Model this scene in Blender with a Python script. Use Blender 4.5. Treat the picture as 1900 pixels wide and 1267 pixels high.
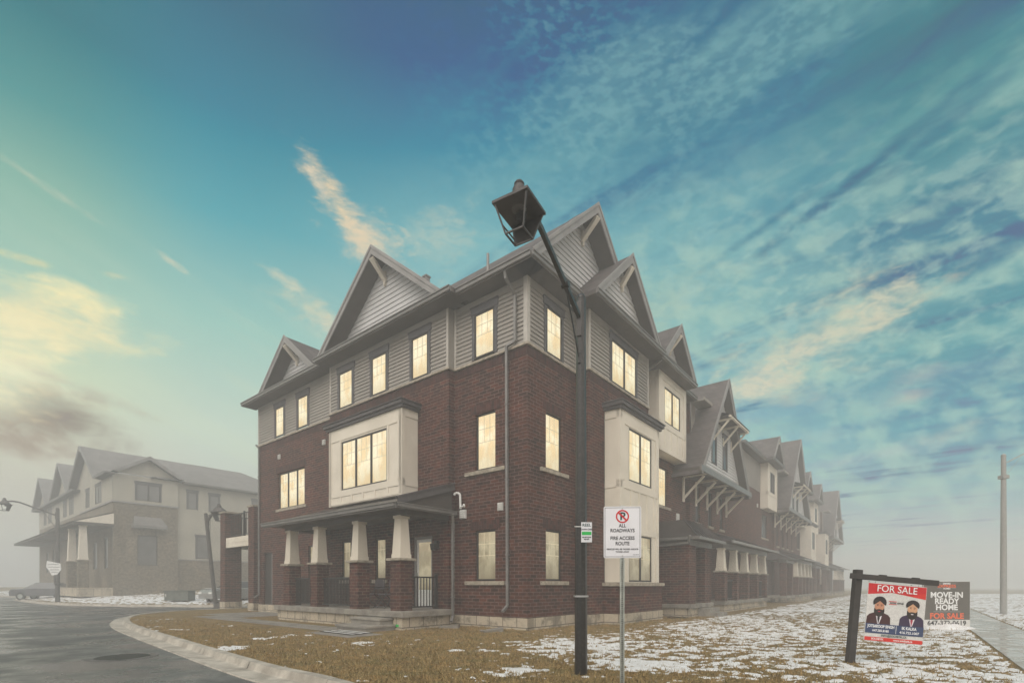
import bpy, math, random
from mathutils import Vector, noise
random.seed(7)
R_ = math.radians
sc = bpy.context.scene
for o in list(bpy.data.objects): bpy.data.objects.remove(o)

# ------------------------------------------------------------ camera
CAMZ = 1.2
cam = bpy.data.cameras.new("camera"); camo = bpy.data.objects.new("camera", cam)
sc.collection.objects.link(camo); sc.camera = camo
camo.location = (0, 0, CAMZ); camo.rotation_euler = (R_(90), 0, 0)
cam.sensor_width = 36; cam.lens = 36*916/1900; cam.shift_y = 451.5/1900
cam.clip_start = .05; cam.clip_end = 3000

# ------------------------------------------------------------ world sky
world = bpy.data.worlds.new("World"); sc.world = world; world.use_nodes = True
nt = world.node_tree; nt.nodes.clear()
def N(t, **k):
    n = nt.nodes.new(t)
    for a, b in k.items():
        if a.startswith('i_'): n.inputs[a[2:].replace('_', ' ')].default_value = b
        else: setattr(n, a, b)
    return n
def LK(a, b): nt.links.new(a, b)
def val(x):
    if isinstance(x, (int, float)):
        v = nt.nodes.new('ShaderNodeValue'); v.outputs[0].default_value = x; return v.outputs[0]
    return x
def M(op, a, b=None, c=None, clamp=False):
    n = nt.nodes.new('ShaderNodeMath'); n.operation = op; n.use_clamp = clamp
    for i, q in enumerate((a, b, c)):
        if q is None: continue
        if isinstance(q, (int, float)): n.inputs[i].default_value = q
        else: LK(q, n.inputs[i])
    return n.outputs[0]
def SS(x, a, b):
    n = nt.nodes.new('ShaderNodeMapRange'); n.interpolation_type = 'SMOOTHSTEP'
    LK(x, n.inputs[0]); n.inputs[1].default_value = a; n.inputs[2].default_value = b
    return n.outputs[0]
def MIX(f, a, b, mode='MIX'):
    n = nt.nodes.new('ShaderNodeMix'); n.data_type = 'RGBA'; n.blend_type = mode
    for s, q in ((0, f), (6, a), (7, b)):
        if isinstance(q, (int, float)): n.inputs[s].default_value = q
        elif isinstance(q, tuple): n.inputs[s].default_value = (*q, 1) if len(q) == 3 else q
        else: LK(q, n.inputs[s])
    return n.outputs[2]
def lin(c):
    return tuple(((v/255)/12.92 if v/255 <= .04045 else ((v/255+.055)/1.055)**2.4) for v in c)
def srgb(*c): return lin(c)
def XYZ(x, y, z):
    n = nt.nodes.new('ShaderNodeCombineXYZ')
    for i, q in enumerate((x, y, z)):
        if isinstance(q, (int, float)): n.inputs[i].default_value = q
        else: LK(q, n.inputs[i])
    return n.outputs[0]
def NZ(vec, scale, detail=4, rough=.55, dist=0.0):
    n = nt.nodes.new('ShaderNodeTexNoise'); LK(vec, n.inputs['Vector'])
    n.inputs['Scale'].default_value = scale; n.inputs['Detail'].default_value = detail
    n.inputs['Roughness'].default_value = rough; n.inputs['Distortion'].default_value = dist
    return n.outputs[0]
tc = N('ShaderNodeTexCoord'); sp = N('ShaderNodeSeparateXYZ'); LK(tc.outputs['Generated'], sp.inputs[0])
X, Y, Zc = sp.outputs
H = M('SQRT', M('ADD', M('MULTIPLY', X, X), M('MULTIPLY', Y, Y)))
U = M('ARCTAN2', X, Y)                       # azimuth from world +Y
V = M('DIVIDE', Zc, M('MAXIMUM', H, .02))    # tan of elevation
def uv(px, py):
    u = math.atan((px-950)/916); return u, (1085-py)/916*math.cos(u)
def ramp(stops, px):
    n = nt.nodes.new('ShaderNodeValToRGB'); cr = n.color_ramp
    st = sorted((uv(px, py)[1]/1.3, c) for py, c in stops)
    while len(cr.elements) < len(st): cr.elements.new(.5)
    for e, (p, c) in zip(cr.elements, st): e.position = max(0, min(1, p)); e.color = (*lin(c), 1)
    LK(M('DIVIDE', V, 1.3), n.inputs[0]); return n.outputs[0]
rl = ramp([(0, (78, 132, 140)), (180, (104, 160, 158)), (330, (146, 188, 172)), (520, (176, 208, 190)), (680, (212, 222, 192)), (820, (212, 208, 188)), (960, (204, 198, 184))], 60)
rc1 = ramp([(0, (58, 118, 140)), (200, (72, 140, 160)), (400, (108, 174, 182)), (600, (168, 206, 194)), (800, (205, 216, 200)), (960, (204, 200, 190))], 420)
rc2 = ramp([(0, (36, 88, 136)), (120, (44, 102, 146)), (280, (74, 142, 166)), (450, (132, 186, 190)), (700, (170, 200, 196)), (960, (198, 200, 194))], 850)
rr1 = ramp([(0, (48, 100, 138)), (200, (72, 126, 150)), (400, (112, 166, 176)), (600, (142, 186, 184)), (780, (140, 176, 186)), (960, (186, 194, 194))], 1350)
rr2 = ramp([(0, (66, 122, 136)), (200, (92, 148, 154)), (400, (84, 134, 154)), (620, (104, 158, 166)), (760, (96, 146, 168)), (900, (138, 174, 180)), (1010, (186, 190, 190))], 1800)
a60, a42, a85, a135, a180 = (uv(p, 0)[0] for p in (60, 420, 850, 1350, 1800))
col = MIX(SS(U, a60, a42), rl, rc1); col = MIX(SS(U, a42, a85), col, rc2)
col = MIX(SS(U, a85, a135), col, rr1); col = MIX(SS(U, a135, a180), col, rr2)
# cloud deck coordinates: a horizontal layer seen in perspective
vz = M('ADD', M('MAXIMUM', Zc, 0.0), .10)
PX = M('DIVIDE', X, vz); PY = M('DIVIDE', Y, vz)
P = XYZ(PX, PY, 0.0)
al = M('ADD', M('MULTIPLY', PX, .75), M('MULTIPLY', PY, -.66))
ac = M('ADD', M('MULTIPLY', PX, .66), M('MULTIPLY', PY, .75))
w1 = M('MULTIPLY', M('SUBTRACT', NZ(P, 1.6, 3), .5), .5)
band = NZ(XYZ(M('MULTIPLY', al, .55), M('ADD', M('MULTIPLY', ac, 3.0), w1), 3.1), 1.7, 5, .55)
fine = NZ(XYZ(M('MULTIPLY', al, 1.0), M('MULTIPLY', ac, 1.6), 1.7), 7.0, 6, .62, .6)
puff = NZ(XYZ(M('MULTIPLY', U, 1.0), M('MULTIPLY', V, 1.5), 4.0), 22.0, 6, .55, .2)
rgt = SS(U, uv(640, 0)[0], uv(1100, 0)[0])
low = M('SUBTRACT', 1.0, SS(V, uv(1400, 560)[1], uv(1400, 200)[1]))
b1 = SS(band, .42, .68); f1 = SS(fine, .42, .70)
hi = M('MULTIPLY', M('MULTIPLY', M('ADD', M('MULTIPLY', b1, .55), M('MULTIPLY', M('MULTIPLY', f1, b1), .5)), rgt), .62)
col = MIX(hi, col, lin((140, 188, 184)))
dk = M('MULTIPLY', M('MULTIPLY', M('SUBTRACT', 1.0, SS(band, .30, .46)), rgt), .75)
col = MIX(dk, col, lin((48, 98, 142)))
col = MIX(M('MULTIPLY', M('MULTIPLY', SS(puff, .45, .66), M('MULTIPLY', rgt, low)), .45), col, lin((182, 208, 194)))
mack = NZ(XYZ(M('ADD', U, M('MULTIPLY', V, .25)), M('MULTIPLY', V, 1.25), 11.0), 36.0, 5, .5, .0)
reg = M('MULTIPLY', rgt, M('SUBTRACT', 1.0, SS(U, uv(1450, 0)[0], uv(1750, 0)[0])))
col = MIX(M('MULTIPLY', M('MULTIPLY', SS(mack, .42, .62), SS(NZ(XYZ(U, V, 5.0), 3.5, 3), .4, .56)), M('MULTIPLY', reg, .26)), col, lin((150, 196, 196)))
puff2 = NZ(XYZ(M('ADD', U, M('MULTIPLY', V, .5)), M('MULTIPLY', V, 1.0), 14.0), 15.0, 6, .5, .1)
col = MIX(M('MULTIPLY', M('MULTIPLY', SS(puff2, .46, .64), SS(U, uv(1050, 0)[0], uv(1300, 0)[0])), M('MULTIPLY', low, .55)), col, lin((176, 206, 190)))
# wisps on the left half
wl = NZ(XYZ(M('MULTIPLY', M('ADD', U, M('MULTIPLY', V, .9)), 1.3), M('MULTIPLY', M('ADD', V, M('MULTIPLY', U, .45)), 7.0), .0), 2.2, 6, .6, .5)
col = MIX(M('MULTIPLY', M('MULTIPLY', M('MULTIPLY', SS(wl, .46, .70), M('SUBTRACT', 1.0, rgt)), M('SUBTRACT', 1.0, SS(V, .25, .72))), .30), col, lin((214, 222, 196)))
# individual clouds: soft ellipses broken up by noise
wn = NZ(XYZ(U, M('MULTIPLY', V, 1.5), 9.0), 9.0, 6, .62, .4)
wn2 = NZ(XYZ(U, M('MULTIPLY', V, 2.2), 2.0), 22.0, 5, .6, .4)
wn3 = SS(NZ(XYZ(M('ADD', U, M('MULTIPLY', V, .3)), M('MULTIPLY', V, 1.7), 6.0), 30.0, 6, .68, .5), .34, .62)
def blob(px, py, rx, ry, ang, colr, amt, rag=1.3, n2=.8, tex=.6):
    global col
    u0, v0 = uv(px, py); k = math.cos(u0)/916
    ca, sa = math.cos(R_(ang)), math.sin(R_(ang))
    du = M('SUBTRACT', U, u0); dv = M('SUBTRACT', V, v0)
    a = M('ADD', M('MULTIPLY', du, ca), M('MULTIPLY', dv, sa)); b = M('SUBTRACT', M('MULTIPLY', dv, ca), M('MULTIPLY', du, sa))
    a = M('DIVIDE', a, rx*k*math.cos(u0)**.5); b = M('DIVIDE', b, ry*k)
    r = M('SQRT', M('ADD', M('MULTIPLY', a, a), M('MULTIPLY', b, b)))
    r = M('ADD', r, M('MULTIPLY', M('SUBTRACT', wn, .5), -rag*2)); r = M('ADD', r, M('MULTIPLY', M('SUBTRACT', wn2, .5), -n2*2))
    m = M('MULTIPLY', M('MULTIPLY', M('SUBTRACT', 1.0, SS(r, .0, 1.15)), amt), M('ADD', M('MULTIPLY', wn3, tex), 1.0-tex))
    col = MIX(m, col, lin(colr))
for a in [(60, 595, 190, 80, 8, (252, 238, 190), .9, 1.0, .6, .25), (10, 655, 130, 80, 0, (253, 242, 198), .95, .9, .5, .2), (140, 548, 110, 30, 4, (255, 242, 190), .95, .8, .5, .3),
          (60, 705, 220, 45, -10, (250, 246, 212), .6), (110, 775, 170, 66, -10, (160, 146, 134), .95, 1.0, .5, .2), (40, 800, 130, 50, -8, (176, 156, 138), .7), (170, 730, 170, 20, -16, (176, 172, 158), .5), (0, 730, 90, 50, 0, (255, 246, 206), .8),
          (640, 400, 125, 34, -52, (240, 216, 178), 1.0, 1.0, .8, .5), (680, 450, 110, 60, -40, (232, 214, 184), .8, 1.3, .8, .5), (590, 340, 50, 12, -60, (228, 214, 190), .8, .6),
          (570, 570, 80, 30, -20, (224, 218, 188), .65, 1.4), (530, 520, 60, 14, -28, (226, 218, 190), .6), (620, 610, 70, 25, -10, (226, 216, 190), .5),
          (320, 487, 34, 8, -25, (226, 218, 190), .7, .5), (215, 512, 26, 8, 10, (222, 218, 180), .6), (45, 480, 50, 10, 3, (236, 226, 176), .6), (60, 330, 120, 10, -20, (206, 210, 186), .5),
          (820, 440, 90, 60, 30, (206, 210, 190), .45, 1.4),
          (1480, 655, 250, 80, 24, (222, 216, 184), .6, 1.5, 1.0, .6), (1600, 600, 140, 40, 30, (220, 212, 186), .6), (1400, 700, 150, 40, 16, (224, 214, 190), .6), (1700, 560, 80, 22, 24, (220, 210, 180), .7),
          (1690, 735, 40, 16, 10, (206, 196, 180), .8, .6), (1700, 700, 60, 24, 20, (204, 194, 180), .5), (1790, 790, 90, 18, 16, (190, 194, 180), .55), (1640, 840, 120, 14, 4, (186, 198, 192), .5),
          (1240, 560, 150, 60, 20, (190, 208, 184), .5, 1.4), (1850, 690, 150, 60, 0, (82, 128, 158), .55), (1600, 740, 240, 40, 4, (124, 160, 176), .5)]:
    blob(*a)
# dark rifts
for a in [(1640, 290, 330, 22, 27, (34, 84, 130), .8, .9, .7, .3), (1760, 225, 160, 26, 28, (34, 84, 132), .6, .8, .7, .3), (1420, 420, 150, 14, 26, (62, 116, 146), .6, .6, .6, .3), (1460, 160, 220, 34, 20, (38, 92, 136), .6, 1.0, .8, .3), (1740, 60, 160, 12, 30, (48, 98, 136), .4, .6, .5, .3),
          (1180, 40, 260, 60, 12, (30, 92, 138), .4, 1.0, .5, .2), (1850, 470, 120, 26, 20, (66, 118, 148), .5, 1.0, .6, .3), (1500, 330, 200, 20, 24, (84, 140, 160), .5, 1.0, .6, .3),
          (1780, 170, 260, 60, 26, (112, 166, 164), .45, 1.0, .5, .2), (1350, 250, 260, 60, 20, (98, 156, 170), .35, 1.2, .8, .6)]:
    blob(*a)
# behind the viewer the sky is thick bright overcast, the side that lights the facades
# the colours above are as seen through the thin fog layer: give the sky behind it the matching deeper range
TR = M('EXPONENT', M('DIVIDE', -.108, M('MAXIMUM', Zc, .24))); IT = M('DIVIDE', 1.0, TR); VE = M('MULTIPLY', M('SUBTRACT', 1.0, TR), .92)
col = MIX(1.0, col, XYZ(M('MULTIPLY', VE, .58), M('MULTIPLY', VE, .50), M('MULTIPLY', VE, .46)), 'SUBTRACT'); col = MIX(1.0, col, XYZ(IT, IT, IT), 'MULTIPLY'); col = MIX(1.0, col, (.0, .095, .185), 'LIGHTEN'); col = MIX(1.0, col, (.90, .90, .91), 'MULTIPLY')
bk = M('MULTIPLY', M('SUBTRACT', 1.0, SS(M('DIVIDE', Y, M('MAXIMUM', H, .02)), -.25, .45)), 1.0)
BACK = (1.45, 1.37, 1.27)
col = MIX(bk, col, BACK)
col = MIX(M('SUBTRACT', 1.0, SS(Zc, -.02, .06)), col, lin((182, 179, 173)))
bg = N('ShaderNodeBackground'); LK(col, bg.inputs[0]); bg.inputs[1].default_value = 1.0
# physically based sky adds a faint contribution under the cloud layer
sky = N('ShaderNodeTexSky', sky_type='NISHITA', sun_disc=False, sun_elevation=R_(30), sun_rotation=R_(205), air_density=1.0, dust_density=3.0)
bg2 = N('ShaderNodeBackground'); LK(sky.outputs[0], bg2.inputs[0]); bg2.inputs[1].default_value = .002
ad = N('ShaderNodeAddShader'); LK(bg.outputs[0], ad.inputs[0]); LK(bg2.outputs[0], ad.inputs[1])
wo = N('ShaderNodeOutputWorld'); LK(ad.outputs[0], wo.inputs[0])
world.cycles.sampling_method = 'MANUAL'; world.cycles.sample_map_resolution = 512

# ------------------------------------------------------------ sun (overcast, very soft)
sl = bpy.data.lights.new("sun", 'SUN'); sl.energy = 1.4; sl.angle = R_(50); sl.color = (1, .95, .87)
so = bpy.data.objects.new("sun", sl); sc.collection.objects.link(so)
so.rotation_euler = Vector((-.28, -.75, .62)).to_track_quat('Z', 'Y').to_euler()
sc.view_settings.view_transform = 'Standard'; sc.view_settings.look = 'None'
sc.view_settings.exposure = 0; sc.view_settings.gamma = 1
sc.cycles.use_denoising = True
sc.cycles.max_bounces = 6; sc.cycles.diffuse_bounces = 3; sc.cycles.glossy_bounces = 2; sc.cycles.volume_bounces = 1
sc.cycles.transmission_bounces = 4; sc.cycles.transparent_max_bounces = 8

# ------------------------------------------------------------ materials
def mat(name, color, rough=.7, metal=0, spec=.3, build=None, emit=None):
    global nt
    m = bpy.data.materials.new(name); m.use_nodes = True; save = nt; nt = m.node_tree
    b = nt.nodes['Principled BSDF']; b.inputs['Base Color'].default_value = (*color, 1)
    b.inputs['Roughness'].default_value = rough; b.inputs['Metallic'].default_value = metal
    b.inputs['Specular IOR Level'].default_value = spec
    if emit:
        b.inputs['Emission Color'].default_value = (*emit[0], 1); b.inputs['Emission Strength'].default_value = emit[1]
    if build: build(b)
    nt = save; return m
def objc(): return nt.nodes.new('ShaderNodeTexCoord').outputs['Object']
def wallvec(zk=1.0):
    s = nt.nodes.new('ShaderNodeSeparateXYZ'); LK(objc(), s.inputs[0])
    return s, XYZ(M('ADD', s.outputs[0], s.outputs[1]), M('MULTIPLY', s.outputs[2], zk), 0.0)
def bump(b, h, st=.4, d=.01):
    n = nt.nodes.new('ShaderNodeBump'); n.inputs['Strength'].default_value = st; n.inputs['Distance'].default_value = d
    LK(h, n.inputs['Height']); LK(n.outputs[0], b.inputs['Normal'])
def mottled(c1, c2, scale=3, detail=5, lo=.3, hi=.7, bmp=0, bs=30):
    def f(b):
        o = objc(); n = NZ(o, scale, detail); LK(MIX(SS(n, lo, hi), c1, c2), b.inputs['Base Color'])
        if bmp: bump(b, NZ(o, bs, 4), bmp, .01)
    return f
def brick(c1, c2, mo, bw=.30, rh=.10, ms=.009, soldier=False, zk=1.0):
    def f(b):
        s, v = wallvec(zk)
        if soldier: v = XYZ(s.outputs[2], M('ADD', s.outputs[0], s.outputs[1]), 0.0)
        t = nt.nodes.new('ShaderNodeTexBrick'); LK(v, t.inputs['Vector'])
        t.inputs['Color1'].default_value = (*c1, 1); t.inputs['Color2'].default_value = (*c2, 1); t.inputs['Mortar'].default_value = (*mo, 1)
        t.inputs['Scale'].default_value = 1; t.inputs['Brick Width'].default_value = bw; t.inputs['Row Height'].default_value = rh
        t.inputs['Mortar Size'].default_value = ms; t.inputs['Mortar Smooth'].default_value = .15; t.inputs['Bias'].default_value = -.1
        o = objc()
        # per brick tone, blotches and light efflorescence
        big = NZ(o, .55, 4, .6); mid = NZ(v, 6.0, 3)
        c = MIX(SS(mid, .35, .7), t.outputs[0], MIX(1.0, t.outputs[0], (.55, .5, .5), 'MULTIPLY'))
        c = MIX(M('MULTIPLY', SS(big, .5, .72), .5), c, MIX(1.0, c, (1.7, 1.6, 1.5), 'MULTIPLY'))
        dmp = NZ(XYZ(s.outputs[0] if False else M('ADD', s.outputs[0], s.outputs[1]), M('MULTIPLY', s.outputs[2], .25), 3.0), 1.3, 5, .65)
        c = MIX(M('MULTIPLY', SS(dmp, .52, .7), .5), c, MIX(1.0, c, (.55, .52, .5), 'MULTIPLY'))
        eff = SS(NZ(o, 7, 6, .7), .62, .74); c = MIX(M('MULTIPLY', eff, M('MULTIPLY', SS(NZ(o, .4, 3), .5, .65), .35)), c, (.3, .25, .22))
        LK(c, b.inputs['Base Color']); bump(b, M('SUBTRACT', M('MULTIPLY', NZ(o, 40, 3), .3), t.outputs[1]), .55, .008)
    return f
MT = {}
def MM(k, *a, **kw): MT[k] = mat(k, *a, **kw)
MM('brick', (.1, .04, .03), .85, build=brick((.104, .027, .016), (.027, .0105, .0085), (.165, .115, .092), ms=.010))
MM('soldier', (.1, .04, .03), .85, build=brick((.080, .024, .018), (.028, .012, .011), (.075, .052, .042), .30, .10, .007, True))
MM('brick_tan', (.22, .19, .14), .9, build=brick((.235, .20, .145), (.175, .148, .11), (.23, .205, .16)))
MM('siding', (.34, .315, .28), .6, build=mottled((.25, .228, .203), (.31, .284, .253), .8, 5))
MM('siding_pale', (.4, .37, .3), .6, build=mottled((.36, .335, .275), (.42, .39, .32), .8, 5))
MM('gable_toplit', (.46, .455, .45), .6, build=mottled((.48, .475, .47), (.56, .555, .55), .8, 5))  # lighter copy of the siding: light from above put into the colour
MM('sky_grey_pane', (.13, .125, .12), .2, spec=.5, build=mottled((.11, .105, .1), (.15, .145, .14), 1.5))  # mid-grey glass: reflected sky and fog put into the base colour
MM('corner_trim', (.44, .41, .37), .6, build=mottled((.4, .37, .33), (.47, .44, .4), 2))
MM('cream', (.62, .55, .45), .7, build=mottled((.64, .58, .485), (.72, .655, .555), 1.3, 6, bmp=.08, bs=60))
MM('soffit', (.15, .13, .118), .75, build=mottled((.07, .059, .052), (.09, .077, .068), 2))
MM('barge', (.40, .385, .37), .55, build=mottled((.21, .20, .195), (.27, .258, .25), 2))
MM('gutter', (.23, .215, .205), .4, spec=.5, build=mottled((.13, .122, .116), (.17, .16, .152), 3))
MM('pipe', (.21, .20, .195), .4, .3, build=mottled((.18, .17, .165), (.24, .23, .22), 5))
MM('cornice', (.16, .148, .15), .6, build=mottled((.075, .068, .07), (.10, .092, .094), 3))
MM('casing', (.135, .13, .138), .6, build=mottled((.075, .07, .075), (.10, .095, .10), 3))
MM('frame', (.03, .025, .022), .45, build=mottled((.026, .022, .02), (.036, .03, .027), 5))
MM('black_metal', (.012, .011, .011), .35, spec=.5, build=mottled((.01, .01, .01), (.018, .016, .016), 6))
def shingle(b):
    s, v = wallvec(1.5)
    t = nt.nodes.new('ShaderNodeTexBrick'); LK(v, t.inputs['Vector'])
    t.inputs['Color1'].default_value = (.115, .103, .1, 1); t.inputs['Color2'].default_value = (.075, .067, .066, 1); t.inputs['Mortar'].default_value = (.045, .04, .04, 1)
    t.inputs['Scale'].default_value = 1; t.inputs['Brick Width'].default_value = .32; t.inputs['Row Height'].default_value = .16; t.inputs['Mortar Size'].default_value = .012
    c = MIX(SS(NZ(objc(), 1.2, 5), .3, .7), t.outputs[0], MIX(1.0, t.outputs[0], (1.35, 1.3, 1.3), 'MULTIPLY'))
    LK(c, b.inputs['Base Color']); bump(b, M('ADD', t.outputs[0], NZ(objc(), 40, 3)), .5, .01)
MM('shingle', (.1, .09, .09), .9, build=shingle)
MM('shingle_fogged', (.2, .185, .175), .9, build=mottled((.16, .15, .142), (.22, .205, .195), 1.2, 6))  # paler shingle for the houses across, fog fade put into the colour
MM('seam_metal', (.05, .042, .042), .45, .2, build=mottled((.045, .038, .038), (.06, .05, .05), 3))
def stoneblk(b):
    s, v = wallvec()
    t = nt.nodes.new('ShaderNodeTexBrick'); LK(v, t.inputs['Vector']); t.offset = .35
    t.inputs['Color1'].default_value = (.50, .43, .33, 1); t.inputs['Color2'].default_value = (.40, .345, .265, 1); t.inputs['Mortar'].default_value = (.1, .085, .07, 1)
    t.inputs['Scale'].default_value = 1; t.inputs['Brick Width'].default_value = .52; t.inputs['Row Height'].default_value = .9; t.inputs['Mortar Size'].default_value = .012
    o = objc(); c = MIX(M('MULTIPLY', SS(NZ(o, 1.1, 5, .65), .5, .62), .72), t.outputs[0], (.13, .115, .09))
    c = MIX(M('MULTIPLY', SS(NZ(o, 9, 5), .45, .75), .35), c, (.25, .21, .16))
    LK(c, b.inputs['Base Color']); bump(b, M('SUBTRACT', NZ(o, 18, 5), t.outputs[1]), .5, .02)
MM('foundation', (.5, .43, .33), .9, build=stoneblk)
MM('concrete', (.26, .24, .21), .85, build=mottled((.17, .155, .135), (.30, .275, .24), 2.2, 7, bmp=.25, bs=45))
MM('curbstone', (.42, .39, .34), .85, build=mottled((.30, .27, .23), (.5, .46, .4), 3.5, 8, bmp=.3, bs=50))
MM('stone_sill', (.34, .295, .235), .85, build=mottled((.24, .205, .16), (.42, .37, .3), 8, 6, bmp=.6, bs=35))
def asphalt(b):
    o = objc(); n = NZ(o, .35, 6, .6); f = NZ(o, 60, 3); st = NZ(o, 1.3, 7, .65, .8)
    c = MIX(SS(n, .35, .65), (.075, .067, .066), (.115, .104, .10))
    c = MIX(M('MULTIPLY', SS(st, .50, .58), .5), c, (.045, .04, .04)); c = MIX(M('MULTIPLY', SS(NZ(o, .9, 6, .7), .56, .62), .4), c, (.16, .148, .142)); c = MIX(M('MULTIPLY', SS(f, .55, .8), .3), c, (.17, .16, .15))
    # fine sealed cracks
    cr = nt.nodes.new('ShaderNodeTexVoronoi'); cr.feature = 'DISTANCE_TO_EDGE'; cr.inputs['Scale'].default_value = .28
    wob = nt.nodes.new('ShaderNodeVectorMath'); wob.operation = 'ADD'; LK(o, wob.inputs[0]); nn = nt.nodes.new('ShaderNodeTexNoise'); nn.inputs['Scale'].default_value = 1.5; nn.inputs['Detail'].default_value = 5; LK(o, nn.inputs['Vector']); LK(nn.outputs['Color'], wob.inputs[1]); LK(wob.outputs[0], cr.inputs['Vector'])
    c = MIX(M('MULTIPLY', M('SUBTRACT', 1.0, SS(cr.outputs[0], .0, .014)), .75), c, (.02, .018, .018))
    LK(c, b.inputs['Base Color'])
    LK(M('ADD', M('MULTIPLY', SS(NZ(o, .5, 5, .6), .4, .62), .38), .2), b.inputs['Roughness']); bump(b, f, .25, .006)
MM('asphalt', (.06, .055, .055), .4, spec=.5, build=asphalt)
def turf(b):
    o = objc(); n = NZ(o, 1.6, 8, .7); f = NZ(o, 26, 6, .7, 1.0); g = NZ(o, 5, 6, .65)
    c = MIX(SS(f, .36, .62), (.085, .058, .024), (.36, .25, .115)); c = MIX(M('MULTIPLY', SS(g, .48, .62), .5), c, (.125, .085, .038))
    c = MIX(M('MULTIPLY', SS(n, .50, .64), .6), c, (.13, .12, .05)); c = MIX(M('MULTIPLY', SS(NZ(o, .7, 7, .7), .52, .66), .55), c, (.11, .08, .04)); LK(c, b.inputs['Base Color']); bump(b, M('ADD', f, g), .5, .03)
MM('turf', (.25, .17, .08), .95, spec=.1, build=turf)
def blade(b):
    n = NZ(objc(), 3.2, 6, .7); f = NZ(objc(), 55, 2)
    n2_ = NZ(objc(), .9, 7, .7); c = MIX(SS(n, .38, .62), (.27, .172, .068), (.16, .13, .055)); c = MIX(M('MULTIPLY', SS(n2_, .5, .64), .6), c, (.13, .10, .045)); c = MIX(M('MULTIPLY', SS(f, .45, .65), .6), c, (.58, .43, .22)); LK(c, b.inputs['Base Color'])
MM('dead_blades', (.3, .2, .09), .9, spec=.1, build=blade)
def snowm(b):
    o = objc(); bump(b, NZ(o, 25, 6, .65), .6, .02)
    cs = MIX(SS(NZ(o, 6, 5), .35, .7), (.80, .80, .81), (.66, .65, .64)); cs = MIX(M('MULTIPLY', SS(NZ(o, 34, 6, .7), .54, .66), .75), cs, (.30, .22, .12)); LK(cs, b.inputs['Base Color'])
MM('snow', (.8, .8, .81), .7, build=snowm)
def wetwalk(b):
    o = objc(); n = NZ(o, 2.5, 6); LK(MIX(n, (.36, .32, .28), (.46, .42, .37)), b.inputs['Base Color'])
    LK(M('ADD', M('MULTIPLY', SS(NZ(o, 1.5, 4), .4, .6), .35), .08), b.inputs['Roughness'])
MM('wet_concrete', (.4, .36, .32), .2, spec=.5, build=wetwalk)
def litpane(st, c=(1, .90, .62), c2=(.90, .68, .36), fl=.6):
    def f(b):
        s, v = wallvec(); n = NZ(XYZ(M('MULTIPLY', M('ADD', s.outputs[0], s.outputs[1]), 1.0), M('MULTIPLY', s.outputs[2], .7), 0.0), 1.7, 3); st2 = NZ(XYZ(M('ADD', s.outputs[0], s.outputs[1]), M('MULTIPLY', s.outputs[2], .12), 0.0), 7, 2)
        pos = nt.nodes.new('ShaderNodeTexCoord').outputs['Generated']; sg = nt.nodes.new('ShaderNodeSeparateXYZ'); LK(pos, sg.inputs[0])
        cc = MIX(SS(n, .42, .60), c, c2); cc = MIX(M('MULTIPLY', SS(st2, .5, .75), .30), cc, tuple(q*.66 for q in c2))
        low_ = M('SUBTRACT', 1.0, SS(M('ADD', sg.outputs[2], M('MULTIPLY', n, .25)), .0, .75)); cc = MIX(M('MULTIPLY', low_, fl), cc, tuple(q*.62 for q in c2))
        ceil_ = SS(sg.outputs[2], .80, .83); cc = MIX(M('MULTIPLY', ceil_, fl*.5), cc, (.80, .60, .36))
        LK(cc, b.inputs['Emission Color']); b.inputs['Emission Strength'].default_value = st
    return f
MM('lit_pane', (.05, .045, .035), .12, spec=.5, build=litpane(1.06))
MM('lit_pane_dim', (.05, .045, .035), .12, spec=.5, build=litpane(.50, (1, .87, .56), (.55, .45, .27), .8))
MM('dark_pane', (.03, .03, .032), .08, spec=.7, build=mottled((.05, .05, .055), (.12, .12, .125), 1.1))  # base colour raised in patches to stand in for reflected sky
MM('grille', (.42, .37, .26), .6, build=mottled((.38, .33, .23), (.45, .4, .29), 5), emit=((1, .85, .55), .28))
MM('white', (.78, .78, .76), .5, build=mottled((.72, .72, .7), (.8, .8, .78), 6))
MM('sign_white', (.74, .74, .78), .4, build=mottled((.7, .7, .74), (.76, .76, .8), 4))
MM('lamp_black', (.022, .019, .018), .3, spec=.6, build=mottled((.014, .012, .011), (.045, .038, .036), 24, 4, .45, .8))
MM('lamp_metal', (.07, .064, .062), .45, .3, spec=.5, build=mottled((.06, .054, .052), (.085, .078, .076), 8))
MM('led', (.5, .48, .44), .3, build=mottled((.45, .43, .4), (.55, .53, .5), 20))
MM('galv', (.42, .43, .41), .45, .6, build=mottled((.33, .35, .33), (.5, .52, .48), 14))
MM('post_paint', (.035, .03, .028), .6, build=mottled((.03, .026, .024), (.045, .038, .036), 8))
MM('weathered_pole', (.30, .295, .28), .85, build=mottled((.28, .275, .26), (.33, .325, .31), 9))
MM('dark_pole', (.10, .09, .085), .85, build=mottled((.085, .078, .072), (.12, .11, .105), 5))
MM('vent_white', (.62, .61, .58), .5, build=mottled((.55, .54, .51), (.68, .67, .64), 12))
MM('chair_plastic', (.10, .085, .10), .45, build=mottled((.09, .075, .09), (.12, .105, .12), 8))
MM('utility', (.11, .12, .105), .6, build=mottled((.09, .1, .088), (.13, .14, .125), 4))
MM('car_grey', (.10, .10, .11), .3, .4, spec=.5, build=mottled((.09, .09, .1), (.13, .13, .14), 2))
MM('car_silver', (.35, .35, .34), .3, .4, spec=.5, build=mottled((.3, .3, .29), (.38, .38, .37), 2))
MM('tyre', (.02, .02, .02), .9, build=mottled((.015, .015, .015), (.03, .03, .03), 8))
MM('tail_red', (.3, .02, .02), .3, build=mottled((.25, .015, .02), (.35, .03, .03), 8))
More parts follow.
